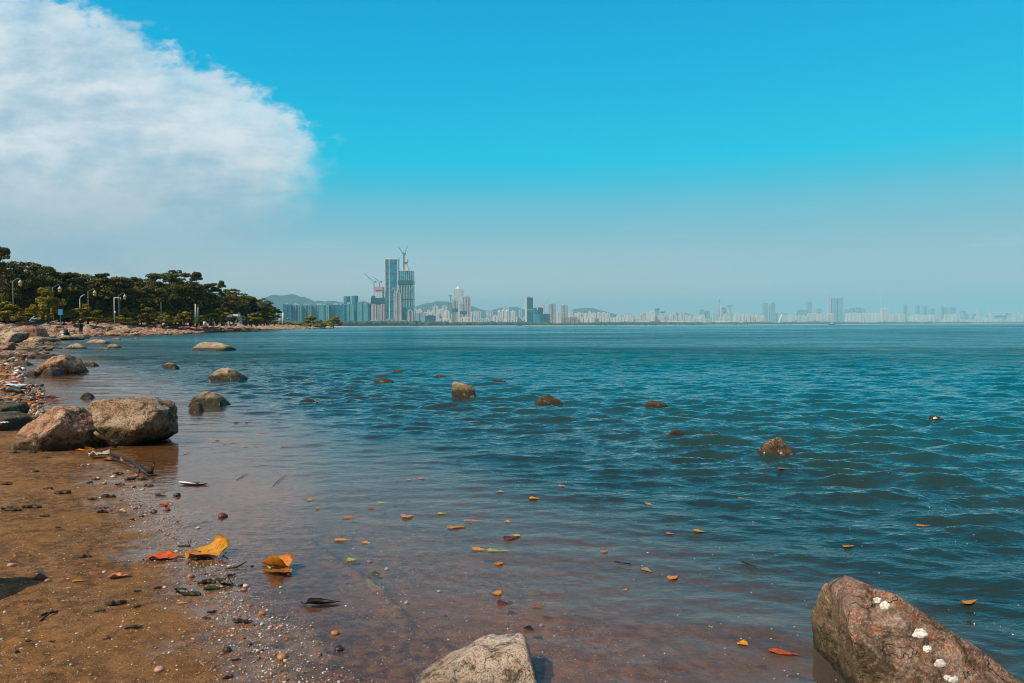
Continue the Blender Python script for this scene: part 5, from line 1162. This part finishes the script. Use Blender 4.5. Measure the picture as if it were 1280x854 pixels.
FM = {'white': facade_mat('white_apartment_facade', (.88, .80, .74), (.36, .38, .42), 6, 3.2, vert=.45, horiz=.5), 'cream': facade_mat('cream_apartment_facade', (.80, .70, .62), (.30, .32, .36), 7, 3.2, vert=.5, horiz=.5),
      'grey': facade_mat('grey_concrete_facade', (.48, .44, .46), (.16, .20, .24), 8, 4, vert=.45, horiz=.6), 'teal': facade_mat('teal_glass_facade', (.035, .28, .36), (.01, .16, .23), 5, 4, vert=.15, horiz=.85, rough=.2),
      'ltteal': facade_mat('light_teal_facade', (.15, .40, .45), (.03, .24, .30), 7, 3.4, vert=.4, horiz=.55), 'dkteal': facade_mat('dark_glass_facade', (.03, .12, .17), (.008, .06, .10), 6, 4, vert=.15, horiz=.85, rough=.2),
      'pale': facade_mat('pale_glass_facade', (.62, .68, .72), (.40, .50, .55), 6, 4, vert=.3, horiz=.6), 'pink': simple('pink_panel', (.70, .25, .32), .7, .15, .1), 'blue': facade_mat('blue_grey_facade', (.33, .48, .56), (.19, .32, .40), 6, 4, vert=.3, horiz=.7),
      'brown': facade_mat('brown_lowrise_facade', (.42, .30, .26), (.10, .10, .12), 9, 4, vert=.3, horiz=.5), 'roof': simple('roof_plant', (.40, .42, .44), .8), 'steel': simple('crane_steel', (.10, .20, .28), .5), 'orange': simple('crane_orange', (.70, .22, .12), .5), 'trim': simple('pale_trim', (.80, .72, .68), .6)}
def bld(px0, px1, yt, Y, m_, label=None, group=None, style='slab', name='apartment_tower', cat='building', ang=None, depth=None):
    cx = (px0+px1)/2; x = wx(cx, Y); w = (px1-px0)/F*Y; zt = at_y(cx, yt, Y).z-2; dp = depth or max(w*.8, 14)
    e = empty(name, (x, Y+dp*.5, 2), 0); fm = FM[m_]; k = F/Y                # px per metre
    hw, hd = w/2, dp/2
    b = MB()
    if style == 'slab':                                  # bays standing proud with recesses between them
        nb = max(2, min(6, round(w/16))); bw = w/nb
        for i in range(nb): rec = 2.5 if i % 2 else 0; b.box((-hw+i*bw+.02, -hd+rec, 0), (-hw+(i+1)*bw-.02, hd-rec, zt*(.985 if i % 2 else 1)))
    elif style == 'glass': b.prism([(-hw, -hd*.8), (-hw*.86, -hd), (hw*.86, -hd), (hw, -hd*.8), (hw, hd*.8), (hw*.86, hd), (-hw*.86, hd), (-hw, hd*.8)], 0, zt)
    elif style == 'round': b.lathe((0, 0, 0), [(hw, 0), (hw, zt)], 24)
    elif style == 'taper': b.lathe((0, 0, 0), [(hw, 0), (hw, zt*.4), (hw*.8, zt*.8), (hw*.45, zt*.96), (hw*.1, zt)], 20)
    b.build('wall', fm, e)
    r = MB(); rg = random.Random(int(px0*10)); rh = min(9, .06*zt+2)
    if style in ('slab', 'glass'):
        r.box((-hw*.5, -hd*.5, zt+.01), (hw*.15, hd*.5, zt+rh*rg.uniform(.5, 1))); r.box((hw*.25, -hd*.4, zt+.01), (hw*.6, hd*.4, zt+rh*rg.uniform(.3, .7)))
        r.build('roof', FM['roof'] if m_ not in ('white', 'cream') else FM['trim'], e)
    tag(e, label, cat, group); return e, w, zt, dp
def part(e, name, m_, boxes=(), tubes=()):
    b = MB()
    for a, c in boxes: b.box(a, c)
    for pts, r in tubes: b.tube(pts, r, 6)
    return b.build(name, FM.get(m_, None) or m_, e)
def crane(label, px, yb, yt, jx, jy, Y, m_='steel', r=1.1):
    p = at_y(px, yb, Y); q = at_y(px, yt, Y); j = at_y(jx, jy, Y); h = q.z-p.z; e = empty('tower_crane', (p.x, Y, p.z)); v = Vector((j.x-q.x, 0, j.z-q.z)); L = v.length; u = v.normalized()
    part(e, 'mast', m_, tubes=[([(0, 0, 0), (0, 0, h)], r*1.3)]); a = Vector((0, 0, h)); part(e, 'jib', m_, tubes=[([a, a+v], r*.8), ([a+Vector((0, 0, 6)), a+v*.75], r*.3)])
    part(e, 'counter_jib', m_, [((-6*(1 if u.x > 0 else -1)-3, -3, h-1), (-6*(1 if u.x > 0 else -1)+3, 3, h+5))], [([a, a-Vector((u.x*9, 0, -2))], r)]); tag(e, label, 'crane')
# residential wall of towers behind the spit
for i, (x0, x1, yt, m_, lb) in enumerate([(353.5, 364, 380.6, 'teal', 'leftmost teal apartment block of the long flat topped row'), (364.2, 377, 381.2, 'ltteal', 'second block of the long flat topped row'), (377.2, 389, 381, 'ltteal', 'third block of the long flat topped row'), (389.2, 411, 381, 'ltteal', 'wide middle block of the long flat topped row'), (411.2, 430.5, 381, 'teal', 'darker teal right block of the long flat topped row')]):
    e, w, zt, dp = bld(x0, x1, yt, 2500+i*14, m_, lb)
    part(e, 'window_bands', 'dkteal', [((-w/2+w*k/6-.6, -dp/2-.8, 0), (-w/2+w*k/6+.6, -dp/2-.02, zt*.97)) for k in range(1, 6)])
bld(429, 437.6, 370.5, 3000, 'teal', 'left one of two round topped teal office towers', style='round', name='office_tower'); bld(439, 447.4, 369.8, 3000, 'teal', 'right one of two round topped teal office towers', style='round', name='office_tower')
bld(430.5, 442.5, 380.2, 2640, 'ltteal', 'light gridded block below the left round topped tower'); bld(446.5, 459.5, 377.5, 2640, 'ltteal', 'light gridded block right of the two round topped towers'); bld(442.7, 446.3, 390, 2650, 'teal', 'narrow teal block between the two light gridded ones')
bld(461, 464, 380, 2900, 'dkteal', 'narrow dark slab left of the pink topped building site')
# pink topped site
e, w, zt, dp = bld(464, 481.5, 379, 2820, 'grey', 'grey unfinished tower with dark netting and a pink band under two cranes', name='unfinished_tower')
kz = lambda y, Y, px=640: at_y(px, y, Y).z-2
part(e, 'vertical_fin', 'white', [((-w/2+w*k/9-.7, -dp/2-2, 0), (-w/2+w*k/9+.7, -dp/2-.05, kz(381, 2820, 472))) for k in range(1, 9)])
part(e, 'netting', 'dkteal', [((-w/2-.5, -dp/2-2.4, kz(379, 2820, 472)), (w/2+.5, dp/2+.5, kz(372.5, 2820, 472)))]); part(e, 'core', 'pale', [((-w*.22, -dp*.3, kz(372.4, 2820, 472)), (w*.28, dp*.3, kz(362.6, 2820, 472)))]); part(e, 'pink_band', 'pink', [((-w*.27, -dp*.38, kz(362.5, 2820, 472)), (w*.33, dp*.38, kz(358.5, 2820, 472)))])
part(e, 'side_slab', 'dkteal', [((-w*.5, -dp*.3, kz(372.4, 2820, 472)), (-w*.28, dp*.3, kz(369.5, 2820, 472)))])
bld(477.5, 481.5, 363.5, 2950, 'pale', 'pale slim tower peeping between the pink band and the tallest glass tower', name='office_tower')
crane('luffing crane with long jib, left one over the pink band', 467.6, 369.5, 353, 455.5, 342, 2830); crane('luffing crane, right one over the pink band', 474.6, 358.5, 353, 465, 345, 2830)
# tallest glass tower
e, w, zt, dp = bld(481.3, 497.5, 324.3, 3050, 'teal', 'tallest finished teal glass tower with a pale edge', style='glass', name='office_tower', depth=55)
part(e, 'fin_and_lit_edge', 'trim', [((-w/2-.6, -dp/2-.6, 0), (-w/2+3.2, -dp/2+8, zt+4)), ((-w*.17, -dp/2-1.5, 0), (-w*.12, -dp/2-.05, zt)), ((w/2-2, -dp/2-.6, 0), (w/2+.3, -dp/2+5, zt+1))]); part(e, 'crown', 'trim', [((-w/2, -dp/2, zt+.05), (w/2, dp/2, zt+4.5))])  # leftmost box colours the sunlit edge pale; the others are plain trim
for f in (.22, .36, .5, .64, .78, .93): part(e, 'floor_band', 'dkteal', [((-w/2+3.4, -dp/2-.4, zt*f), (w/2-2.2, -dp/2-.03, zt*f+4))])
# tower under construction
Yb = 2900; e, w, zt, dp = bld(498.3, 516.3, 355.8, Yb, 'teal', 'tall unfinished tower with striped facade and pale pink core, right of the tallest', name='unfinished_tower', depth=50)
Z = lambda y: kz(y, Yb, 507)
part(e, 'vertical_fin', 'pale', [((-w/2+w*k/9-.7, -dp/2-2.5, 0), (-w/2+w*k/9+.9, -dp/2-.05, Z(356.5))) for k in range(0, 10)])
part(e, 'scaffold_band', 'dkteal', [((-w/2-1.5, -dp/2-4, Z(355.7)), (w/2+1.5, dp/2+1.5, Z(350.8))), ((-w/2-1, -dp/2-3.5, Z(375)), (w/2+1, dp/2-1, Z(373.8)))])
part(e, 'steel_frame', 'teal', [((-w/2+.5, -dp/2, Z(350.7)), (w/2-.5, dp/2, Z(338.6)))]); part(e, 'frame_fin', 'pale', [((-w/2+w*k/7-.6, -dp/2-1.4, Z(350.6)), (-w/2+w*k/7+.6, -dp/2-.05, Z(338.0))) for k in range(0, 8)])
part(e, 'core', 'trim', [((-w*.30, -dp*.25, Z(338.5)), (w*.18, dp*.25, Z(334))), ((-w*.20, -dp*.2, Z(333.9)), (w*.06, dp*.2, Z(327.5))), ((-w*.25, -dp*.3, Z(327.4)), (w*.10, dp*.3, Z(323.6)))])
part(e, 'podium_glass', 'teal', [((-w*.22, -dp/2-9, 0), (w/2+1, -dp/2-2.6, Z(383.8)))])
crane('luffing crane on the striped tower with its jib leaning left', 504.6, 338, 318, 498.3, 309, Yb-12, r=1.4); crane('luffing crane on the striped tower with its jib leaning right', 506.0, 338, 317.5, 509.7, 307, Yb-6, r=1.2)
bld(492, 501.8, 366, 2760, 'grey', 'grey unfinished building in front of the tallest glass tower', name='unfinished_tower'); crane('small orange crane on the grey unfinished building', 493.3, 366, 361.5, 496, 361.2, 2770, 'orange')
bld(508.5, 516.5, 388.5, 2740, 'grey', 'low grey building at the foot of the striped tower', name='low_building'); bld(480, 492, 399.5, 2730, 'brown', 'low podium under the tallest glass tower', name='low_building'); bld(462, 480, 400.5, 2725, 'grey', 'low podium under the pink topped site', name='low_building'); bld(495, 509, 400.8, 2728, 'brown', 'low podium left of the low grey building', name='low_building')
# the paler middle group around 540..600
for (x0, x1, yt, Y, m_, lb) in [(517, 521, 387, 3900, 'white', 'white block just right of the striped tower'), (522, 527, 387.5, 4000, 'white', 'second white block right of the striped tower'), (520, 532, 391.5, 3300, 'blue', 'wide low blue office block'), (528, 530.5, 387, 4100, 'pink', 'reddish slim block behind the wide low blue one'),
        (534, 537.5, 388, 4000, 'white', 'slim white block left of a cream one'), (538, 543.5, 389.5, 3900, 'cream', 'cream block beside the slim white one'), (531.5, 544, 394.8, 3200, 'blue', 'wide low teal block before the cream one'), (541, 547.5, 382.3, 4600, 'pale', 'pale high block left of two similar'), (552.5, 558.5, 382.2, 4600, 'pale', 'pale high block nearer the hill'),
        (547.8, 553.5, 387, 4000, 'white', 'bright white pair member, left'), (555.5, 562, 389, 3900, 'white', 'bright white rounded block before the crane'), (546.8, 564, 399, 3300, 'cream', 'long low cream building near the trees'), (565.2, 572, 375.5, 3500, 'grey', 'slim grey unfinished tower with a crane mast beside it'), (567.3, 579, 361.5, 4200, 'pale', 'hazy glass tower with a small pyramid top'),
        (575.2, 583.2, 380.5, 3400, 'grey', 'grey pinkish unfinished tower with dark belt'), (579, 588.2, 371, 3700, 'grey', 'taller striped grey tower of the unfinished pair'), (588.5, 592, 390.5, 3900, 'white', 'small white tower right of the unfinished pair'), (592.5, 596.5, 389, 4200, 'pale', 'pale tower right of the small white one'), (597, 601, 389.3, 4200, 'pale', 'pale twin tower at the hill foot'), (573, 590, 397, 3300, 'cream', 'low podium under the unfinished pair')]:
    e, w, zt, dp = bld(x0, x1, yt, Y, m_, lb, style='glass' if m_ == 'pale' and Y == 4200 and x1-x0 > 8 else 'slab', name='city_tower')
    if 'pyramid' in lb:
        b = MB(); b.lathe((0, 0, zt+.05), [(w*.42, 0), (w*.25, 8), (w*.05, 20)], 4); b.build('pyramid_roof', FM['trim'], e)
        part(e, 'edge_fin', 'trim', [((-w/2-1, -dp/2-1, 0), (-w/2+1.5, -dp/2+3, zt)), ((w/2-1.5, -dp/2-1, 0), (w/2+1, -dp/2+3, zt)), ((-1, -dp/2-1, 0), (1, -dp/2-.05, zt))])
    if 'dark belt' in lb or 'crane mast' in lb: part(e, 'dark_belt', 'dkteal', [((-w/2-1, -dp/2-2, zt*.55), (w/2+1, dp/2+1, zt*.68))]); part(e, 'fin', 'white', [((-w/2+w*k/5-.6, -dp/2-2, 0), (-w/2+w*k/5+.6, -dp/2-.05, zt*.54)) for k in range(6)])
    if 'striped grey' in lb: part(e, 'fin', 'trim', [((-w/2+w*k/5-.8, -dp/2-2, 0), (-w/2+w*k/5+.8, -dp/2-.05, zt)) for k in range(6)])
crane('dark crane mast standing clear between the white blocks and the hazy glass tower', 563.5, 402, 370, 565.5, 369, 3450, r=1.7); crane('thin red crane behind the wide low blue block', 528.5, 395, 386, 532, 386.2, 3400, 'orange')
# 600..760
for (x0, x1, yt, Y, m_, lb) in [(608, 611.5, 389, 4300, 'pale', 'slim pale tower, left of a close pair on the hill foot'), (612, 616, 389, 4300, 'pale', 'slim pale tower, right of a close pair on the hill foot'), (616.3, 621.8, 394.5, 4100, 'white', 'low white block left of the domed cluster'), (622.2, 626.5, 389.5, 4200, 'white', 'first white tower of the domed cluster'), (627, 631, 389, 4200, 'white', 'second white tower of the domed cluster'), (631.5, 636.2, 389, 4200, 'white', 'third white tower of the domed cluster'), (628.5, 636, 383.5, 5200, 'pale', 'faint tower behind the domed cluster'),
        (638.3, 644, 389, 4200, 'white', 'white tower standing apart right of the domed cluster'), (648.5, 652, 387, 5000, 'pale', 'faint slim tower left of the bright edged dark tower'), (645.2, 647.5, 397, 4000, 'white', 'tiny white block left of the bright edged dark tower'), (654, 657, 396, 4300, 'cream', 'small cream block at the foot of the bright edged dark tower'),
        (666.6, 671.5, 385, 3700, 'teal', 'teal block attached right of the bright edged tower'), (671.8, 679.5, 384.3, 3720, 'dkteal', 'dark glass block with pale frame under a crane'), (680, 687.5, 392.5, 3600, 'dkteal', 'low dark glass block right of the drum shaped one'), (686, 694.8, 380, 3900, 'grey', 'grey pink unfinished tower with turquoise roof, left'), (695.5, 700.8, 391, 4300, 'white', 'white block between the two turquoise roofed towers'),
        (701.3, 709.7, 381.5, 4100, 'grey', 'grey pink unfinished tower with turquoise roof, right'), (710.5, 716, 389.5, 4300, 'white', 'white block right of the turquoise roofed towers'), (702, 712, 397, 3700, 'brown', 'low brown dark roofed building, left one'), (713, 722, 396.5, 3700, 'brown', 'low brown dark roofed building, right one')]:
    e, w, zt, dp = bld(x0, x1, yt, Y, m_, lb, name='city_tower')
    if 'domed' in lb and 'apart' not in lb and 'left' not in lb and 'faint' not in lb: b = MB(); b.lathe((0, 0, zt+.05), [(w*.4, 0), (w*.3, 5), (w*.1, 8)], 12); b.build('dome', FM['trim'], e)
    if 'turquoise' in lb: part(e, 'roof_cap', simple('turquoise_roof', (.35, .75, .80), .5), [((-w*.35, -dp*.4, zt+.05), (-w*.05, dp*.4, zt+7)), ((w*.08, -dp*.4, zt+.05), (w*.4, dp*.4, zt+8))])
    if 'pale frame' in lb: part(e, 'pale_frame', 'trim', [((-w/2-1.5, -dp/2-1.5, 0), (-w/2+2, -dp/2+2, zt+4)), ((w/2-1, -dp/2-1.5, 0), (w/2+1.5, -dp/2+2, zt+4)), ((-w/2+2.1, -dp/2-1.5, zt+.05), (w/2-1.1, dp/2, zt+4))])
e, w, zt, dp = bld(656.8, 666.3, 372, 3550, 'dkteal', 'tall dark teal tower with a bright sunlit left edge, alone right of the hills', style='glass', name='office_tower', depth=34); part(e, 'sunlit_side', 'trim', [((-w/2-.8, -dp/2-.8, 0), (-w/2+6.5, dp/2, zt+2))]); part(e, 'floor_band', 'pale', [((-w/2+6.6, -dp/2-.5, zt*.55), (w/2, -dp/2-.05, zt*.57))])  # pale left face carries the sunlight in its colour
bld(667.2, 680, 393, 3500, 'teal', 'drum shaped teal glass building in front of the dark tower', style='round', name='round_building'); crane('pink luffing crane with a long raised jib right of the dark tower', 680.2, 396, 382, 687, 372.5, 3720, 'orange', 1.0)
# rows of small towers farther right: bulk of the city
def row(px0, px1, wmin, wmax, y0, y1, Y0, mats_, label, group, seed, gap=.3):
    rg = random.Random(seed); px = px0
    while px < px1:
        w = rg.uniform(wmin, wmax); bld(px, px+w, rg.uniform(y0, y1), Y0+rg.uniform(0, 400), rg.choice(mats_), label, group, name='apartment_tower'); px += w+rg.uniform(0, gap*w)
row(718, 758, 3.2, 5.5, 390, 392.5, 4500, ['white', 'white', 'cream'], 'white pink apartment tower in the bright row left of the last hill', 'bright row before the last hill', 1)
row(716, 762, 3, 6, 395.5, 398.5, 4000, ['white', 'cream', 'brown'], 'low cream building under the bright row by the last hill', 'low buildings under the bright row', 2)
row(602, 656, 3, 6, 396, 399.5, 3900, ['white', 'cream', 'pale'], 'low pale building peeping above the shore trees left of the bright edged tower', 'low buildings left of the bright edged tower', 3)
row(517, 565, 3, 6, 391, 396, 3800, ['white', 'cream', 'white'], 'small white building in the mixed cluster right of the striped tower', 'small buildings right of the striped tower', 4, .1)
row(763, 802, 2, 5, 393.5, 398, 5200, ['white', 'cream', 'pale'], 'low white building at the foot of the last hill', 'white buildings at the last hill', 5, .1); row(780, 790, 3, 4, 391, 392, 5600, ['pale'], 'faint block above the low white buildings', 'faint blocks at the last hill', 6)
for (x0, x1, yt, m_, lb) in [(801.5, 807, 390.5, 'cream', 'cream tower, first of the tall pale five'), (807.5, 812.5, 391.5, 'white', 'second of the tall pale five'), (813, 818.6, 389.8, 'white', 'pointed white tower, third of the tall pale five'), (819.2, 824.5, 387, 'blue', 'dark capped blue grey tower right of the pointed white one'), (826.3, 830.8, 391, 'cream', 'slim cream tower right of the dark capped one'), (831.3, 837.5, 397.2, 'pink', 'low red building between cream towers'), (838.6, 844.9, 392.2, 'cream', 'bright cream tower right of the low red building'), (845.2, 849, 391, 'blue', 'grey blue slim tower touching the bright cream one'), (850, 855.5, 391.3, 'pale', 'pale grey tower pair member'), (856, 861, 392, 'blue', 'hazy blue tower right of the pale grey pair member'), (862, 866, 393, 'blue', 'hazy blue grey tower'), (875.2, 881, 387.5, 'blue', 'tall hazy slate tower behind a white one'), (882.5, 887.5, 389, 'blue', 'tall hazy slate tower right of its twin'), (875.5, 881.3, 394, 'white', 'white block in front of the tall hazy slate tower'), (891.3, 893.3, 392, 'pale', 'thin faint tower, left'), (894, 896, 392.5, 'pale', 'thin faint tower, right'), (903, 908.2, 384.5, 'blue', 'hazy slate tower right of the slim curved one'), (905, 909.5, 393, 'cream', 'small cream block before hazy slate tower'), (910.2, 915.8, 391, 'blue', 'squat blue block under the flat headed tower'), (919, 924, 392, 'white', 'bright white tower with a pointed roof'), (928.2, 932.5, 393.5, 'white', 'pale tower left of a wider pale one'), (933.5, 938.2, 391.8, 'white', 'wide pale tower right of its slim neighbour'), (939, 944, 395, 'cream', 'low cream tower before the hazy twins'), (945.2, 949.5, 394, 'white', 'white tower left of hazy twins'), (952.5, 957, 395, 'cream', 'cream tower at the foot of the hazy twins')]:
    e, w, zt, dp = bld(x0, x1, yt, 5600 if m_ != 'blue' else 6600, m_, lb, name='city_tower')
    if 'dark capped' in lb: part(e, 'cap', 'dkteal', [((-w/2-1, -dp/2-1, zt+.1), (w/2+1, dp/2+1, zt+9))])
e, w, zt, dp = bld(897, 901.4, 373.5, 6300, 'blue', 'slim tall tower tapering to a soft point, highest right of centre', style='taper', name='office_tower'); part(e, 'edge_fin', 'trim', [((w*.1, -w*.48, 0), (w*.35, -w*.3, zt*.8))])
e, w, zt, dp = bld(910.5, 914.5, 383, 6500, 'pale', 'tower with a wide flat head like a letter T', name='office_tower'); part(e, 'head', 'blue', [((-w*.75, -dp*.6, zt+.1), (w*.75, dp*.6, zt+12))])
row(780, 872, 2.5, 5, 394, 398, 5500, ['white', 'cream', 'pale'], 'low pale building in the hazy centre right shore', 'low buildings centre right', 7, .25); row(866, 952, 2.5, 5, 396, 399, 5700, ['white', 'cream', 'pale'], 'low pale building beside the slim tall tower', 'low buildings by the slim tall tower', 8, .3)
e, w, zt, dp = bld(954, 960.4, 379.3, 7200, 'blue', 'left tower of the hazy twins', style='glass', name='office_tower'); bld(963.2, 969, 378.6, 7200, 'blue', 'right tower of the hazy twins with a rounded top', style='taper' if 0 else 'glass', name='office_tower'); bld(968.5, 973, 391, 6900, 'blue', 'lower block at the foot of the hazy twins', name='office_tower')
def sloped():
    Y = 6600; p = at_y(978, 403, Y); k = Y/F; e = empty('sloped_building', (p.x, Y, 2)); h = at_y(978, 392.5, Y).z-2; b = MB(); b.tube([(-5.5*k, 0, 0), (-.2*k, 0, h)], 7, 4); b.build('sloping_leg', FM['trim'], e); b = MB(); b.box((-1*k, -14, h*.15), (5.5*k, 14, h)); b.build('wall', FM['pale'], e); b = MB(); b.box((-1.2*k, -15, h+.1), (5.6*k, 15, h+5)); b.build('roof', FM['blue'], e); tag(e, 'pale building with one sloping side right of the hazy twins', 'building')
sloped()
row(987, 1010, 2.4, 4.5, 393, 396, 6700, ['pale', 'white', 'cream'], 'small pale tower in the hazy cluster right of the sloping building', 'hazy cluster right of the sloping building', 9, .2); row(1010, 1041, 3, 4.6, 391.5, 394, 6700, ['white', 'cream', 'white'], 'pinkish white tower in the row under the hazy triple towers', 'pinkish row under the triple towers', 10, .12)
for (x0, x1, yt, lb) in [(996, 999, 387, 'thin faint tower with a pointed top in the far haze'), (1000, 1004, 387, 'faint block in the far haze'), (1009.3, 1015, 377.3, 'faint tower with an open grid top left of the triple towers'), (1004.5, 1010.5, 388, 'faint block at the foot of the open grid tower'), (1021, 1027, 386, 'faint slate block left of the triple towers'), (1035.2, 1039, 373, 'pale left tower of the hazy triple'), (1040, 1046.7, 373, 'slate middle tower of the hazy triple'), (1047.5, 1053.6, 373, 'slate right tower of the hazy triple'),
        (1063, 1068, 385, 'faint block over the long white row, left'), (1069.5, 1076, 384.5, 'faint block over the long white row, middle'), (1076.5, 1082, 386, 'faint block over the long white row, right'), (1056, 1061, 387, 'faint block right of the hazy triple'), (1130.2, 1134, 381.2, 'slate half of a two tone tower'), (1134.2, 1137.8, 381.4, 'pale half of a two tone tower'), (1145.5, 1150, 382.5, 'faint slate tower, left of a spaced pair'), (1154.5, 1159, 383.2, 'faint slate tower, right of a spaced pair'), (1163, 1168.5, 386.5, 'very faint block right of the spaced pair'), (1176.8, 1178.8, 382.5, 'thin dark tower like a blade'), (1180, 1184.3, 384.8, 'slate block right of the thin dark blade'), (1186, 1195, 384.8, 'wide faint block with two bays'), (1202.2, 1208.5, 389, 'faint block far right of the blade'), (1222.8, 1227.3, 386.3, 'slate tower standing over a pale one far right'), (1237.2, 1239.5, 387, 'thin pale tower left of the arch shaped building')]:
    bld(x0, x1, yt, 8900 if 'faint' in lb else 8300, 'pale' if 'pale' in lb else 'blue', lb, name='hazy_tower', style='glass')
row(1058, 1100, 3.4, 4.4, 391.6, 392.2, 7300, ['white'], 'white apartment block in the long even white row', 'long even white row', 11, .04)
bld(1102.2, 1107.6, 386, 7300, 'white', 'bright white block at the foot of the needle mast, left', name='apartment_tower'); bld(1108, 1111.8, 386, 7300, 'white', 'bright white block at the foot of the needle mast, right', name='apartment_tower')
def needle():
    Y = 8300; p = at_y(1102.5, 403, Y); zt = at_y(1102.5, 356.5, Y).z; e = empty('needle_tower', (p.x, Y, 2)); b = MB(); b.tube([(0, 0, 0), (0, 0, zt*.62), (0, 0, zt*.8)], [9, 6.5, 5], 10); b.build('shaft', FM['pale'], e); b = MB(); b.tube([(0, 0, zt*.8), (0, 0, zt)], [3, 2], 8); b.build('spire', FM['trim'], e); tag(e, 'needle thin very tall mast tower rising above everything at the right', 'tower')
needle()
row(1112.5, 1130, 2.6, 4, 392, 395, 7600, ['white', 'cream'], 'pale tower between the needle mast and the two tone tower', 'towers right of the needle mast', 12, .2); row(1138, 1176, 2.8, 4.4, 392.5, 395, 7700, ['white', 'white', 'cream'], 'white tower in the row right of the two tone tower', 'row right of the two tone tower', 13, .15)
row(1181, 1195, 3, 4, 393, 394.2, 7700, ['white'], 'white tower under the wide faint block', 'white towers under the wide faint block', 14, .1); row(1196, 1238, 3, 5, 392, 396, 8000, ['pale', 'white', 'blue'], 'hazy pale tower in the row left of the arch shaped building', 'hazy row left of the arch', 15, .2); row(1138, 1280, 3, 6, 398, 400.5, 7700, ['cream', 'white'], 'low pale building near the far right waterline', 'low buildings far right', 16, .8)
def arch():
    Y = 8000; p = at_y(1250.5, 403, Y); k = Y/F; h = at_y(1250, 391.7, Y).z-2; e = empty('arch_building', (p.x, Y, 2))
    for x0, x1 in ((-13, -8.7), (8, 12.5)): part(e, 'tower_leg', 'pale', [((x0*k, -20, 0), (x1*k, 20, h-.1))])
    part(e, 'bridge', 'trim', [((-13.2*k, -22, h), (12.7*k, 22, h+9))]); part(e, 'rear_block', 'blue', [((-8.5*k, 0, 0), (7.8*k, 18, h*.78))]); tag(e, 'wide building like an arch with a pale flat top, near the right edge', 'building')
arch(); row(1265, 1300, 3.6, 4.4, 391.2, 393, 8000, ['pale', 'white'], 'pale tower at the right edge of the skyline', 'towers at the right edge', 17, .3)
for (x0, x1, yt, lb) in [(845, 866, 401.2, 'long white low hall on the far shore'), (800, 812, 401, 'shorter white hall left of the tent like roof'), (830, 844, 401, 'white shed next to the long low hall'), (898, 918, 401, 'flat white podium under the slim tall tower')]: bld(x0, x1, yt, 5100, 'trim', lb, name='low_hall')
p = at_y(853, 403, 5000); e = empty('white_tent', (p.x, 5000, 4)); b = MB(); b.lathe((0, 0, 0), [(14, 0), (12, 6), (4, 17), (.5, 24)], 12); b.build('canopy', FM['trim'], e, smooth=True); tag(e, 'small white tent like roof on the far shore', 'tent')

# trees along the far shore, one distant mass
def far_trees():
    m_, t, out = mat('distant_foliage'); P = t.node('ShaderNodeNewGeometry').outputs['Position']; pbsdf(t, out, Base_Color=t.mix(t.noise(P, .06, 4), (.02, .045, .03), (.05, .10, .06)), Roughness=.9)
    V = []; Fs = []; n = 0; px = 300.
    while px < 1300:
        Y = far_edge(px); topy = np.interp(px, [430, 520, 600, 640, 700, 760, 800, 860, 950, 1100, 1280], [400.5, 401, 402, 402, 403, 402.5, 401.8, 402.3, 402.5, 402.5, 402.3])+1.3*vn(np.array([px*.11]), np.array([0.5]), 0)[0]
        zt = at_y(px, topy, Y+60).z; w = rng.uniform(.5, .95)*max(zt, 8)
        for s in range(2):
            q = I2[0]*(1+.2*np.sin(I2[0]@nr.normal(0, 2.5, (3, 3))))*np.array([w, w, zt*.55*rng.uniform(.75, 1.02)])
            V.append(q+np.array([wx(px, Y+60)+rng.uniform(-.5, .5)*w, Y+50+s*45+rng.uniform(0, 20), zt*.42])); Fs.append(I2[1]+n); n += len(q)
        px += w*.75/Y*F
    me = bpy.data.meshes.new('far_wood'); me.from_pydata(np.concatenate(V).tolist(), [], np.concatenate(Fs).tolist()); me.update(); o = link('far_shore_woods', me, m_); tag(o, kind='stuff')
far_trees()
# boat
def boat():
    Y = 1900; p = at_y(1039.5, 404.5, Y); k = Y/F; e = empty('boat', (p.x, Y, 0)); b = MB(); L = 3.4*k
    b.prism([(-L, -1.6), (L*.75, -1.7), (L*1.05, 0), (L*.75, 1.7), (-L, 1.6)], -.3, 2.0); b.build('hull', simple('dark_hull', (.04, .06, .08), .5), e); b = MB(); b.box((-L*.45, -1.3, 2.01), (L*.55, 1.3, 4.2)); b.box((-L*.2, -1, 4.21), (L*.2, 1, 5.6)); b.build('cabin', WPOLE, e); tag(e, 'small dark hulled boat with a white cabin far out on the water', 'boat')
boat()

# flecks of foam drifting on the open water
def foam():
    m_ = simple('foam', (.80, .82, .82), .6, .1, 50); V = []; Fs = []; n = 0
    for k in range(260):
        px = rng.uniform(420, 1290); py = 590+270*rng.random()
        if px < 640+(py-600)*1.2 and rng.random() < .75: continue
        p = on_z(px, py, 0); s_ = rng.uniform(.0008, .0026)*(1 if rng.random() < .9 else 1.6)
        q = I1[0]*np.array([s_*rng.uniform(.8, 1.6), s_, s_*.6]); z = float(wave_z(np.array([p.x]), np.array([p.y]), np.array([.004*p.y]))[0])
        V.append(q+np.array([p.x, p.y, z+.001])); Fs.append(I1[1]+n); n += len(q)
    o = mobj('foam_flecks', np.concatenate(V).tolist(), np.concatenate(Fs).tolist(), m_, smooth=True); tag(o, kind='stuff')
foam()
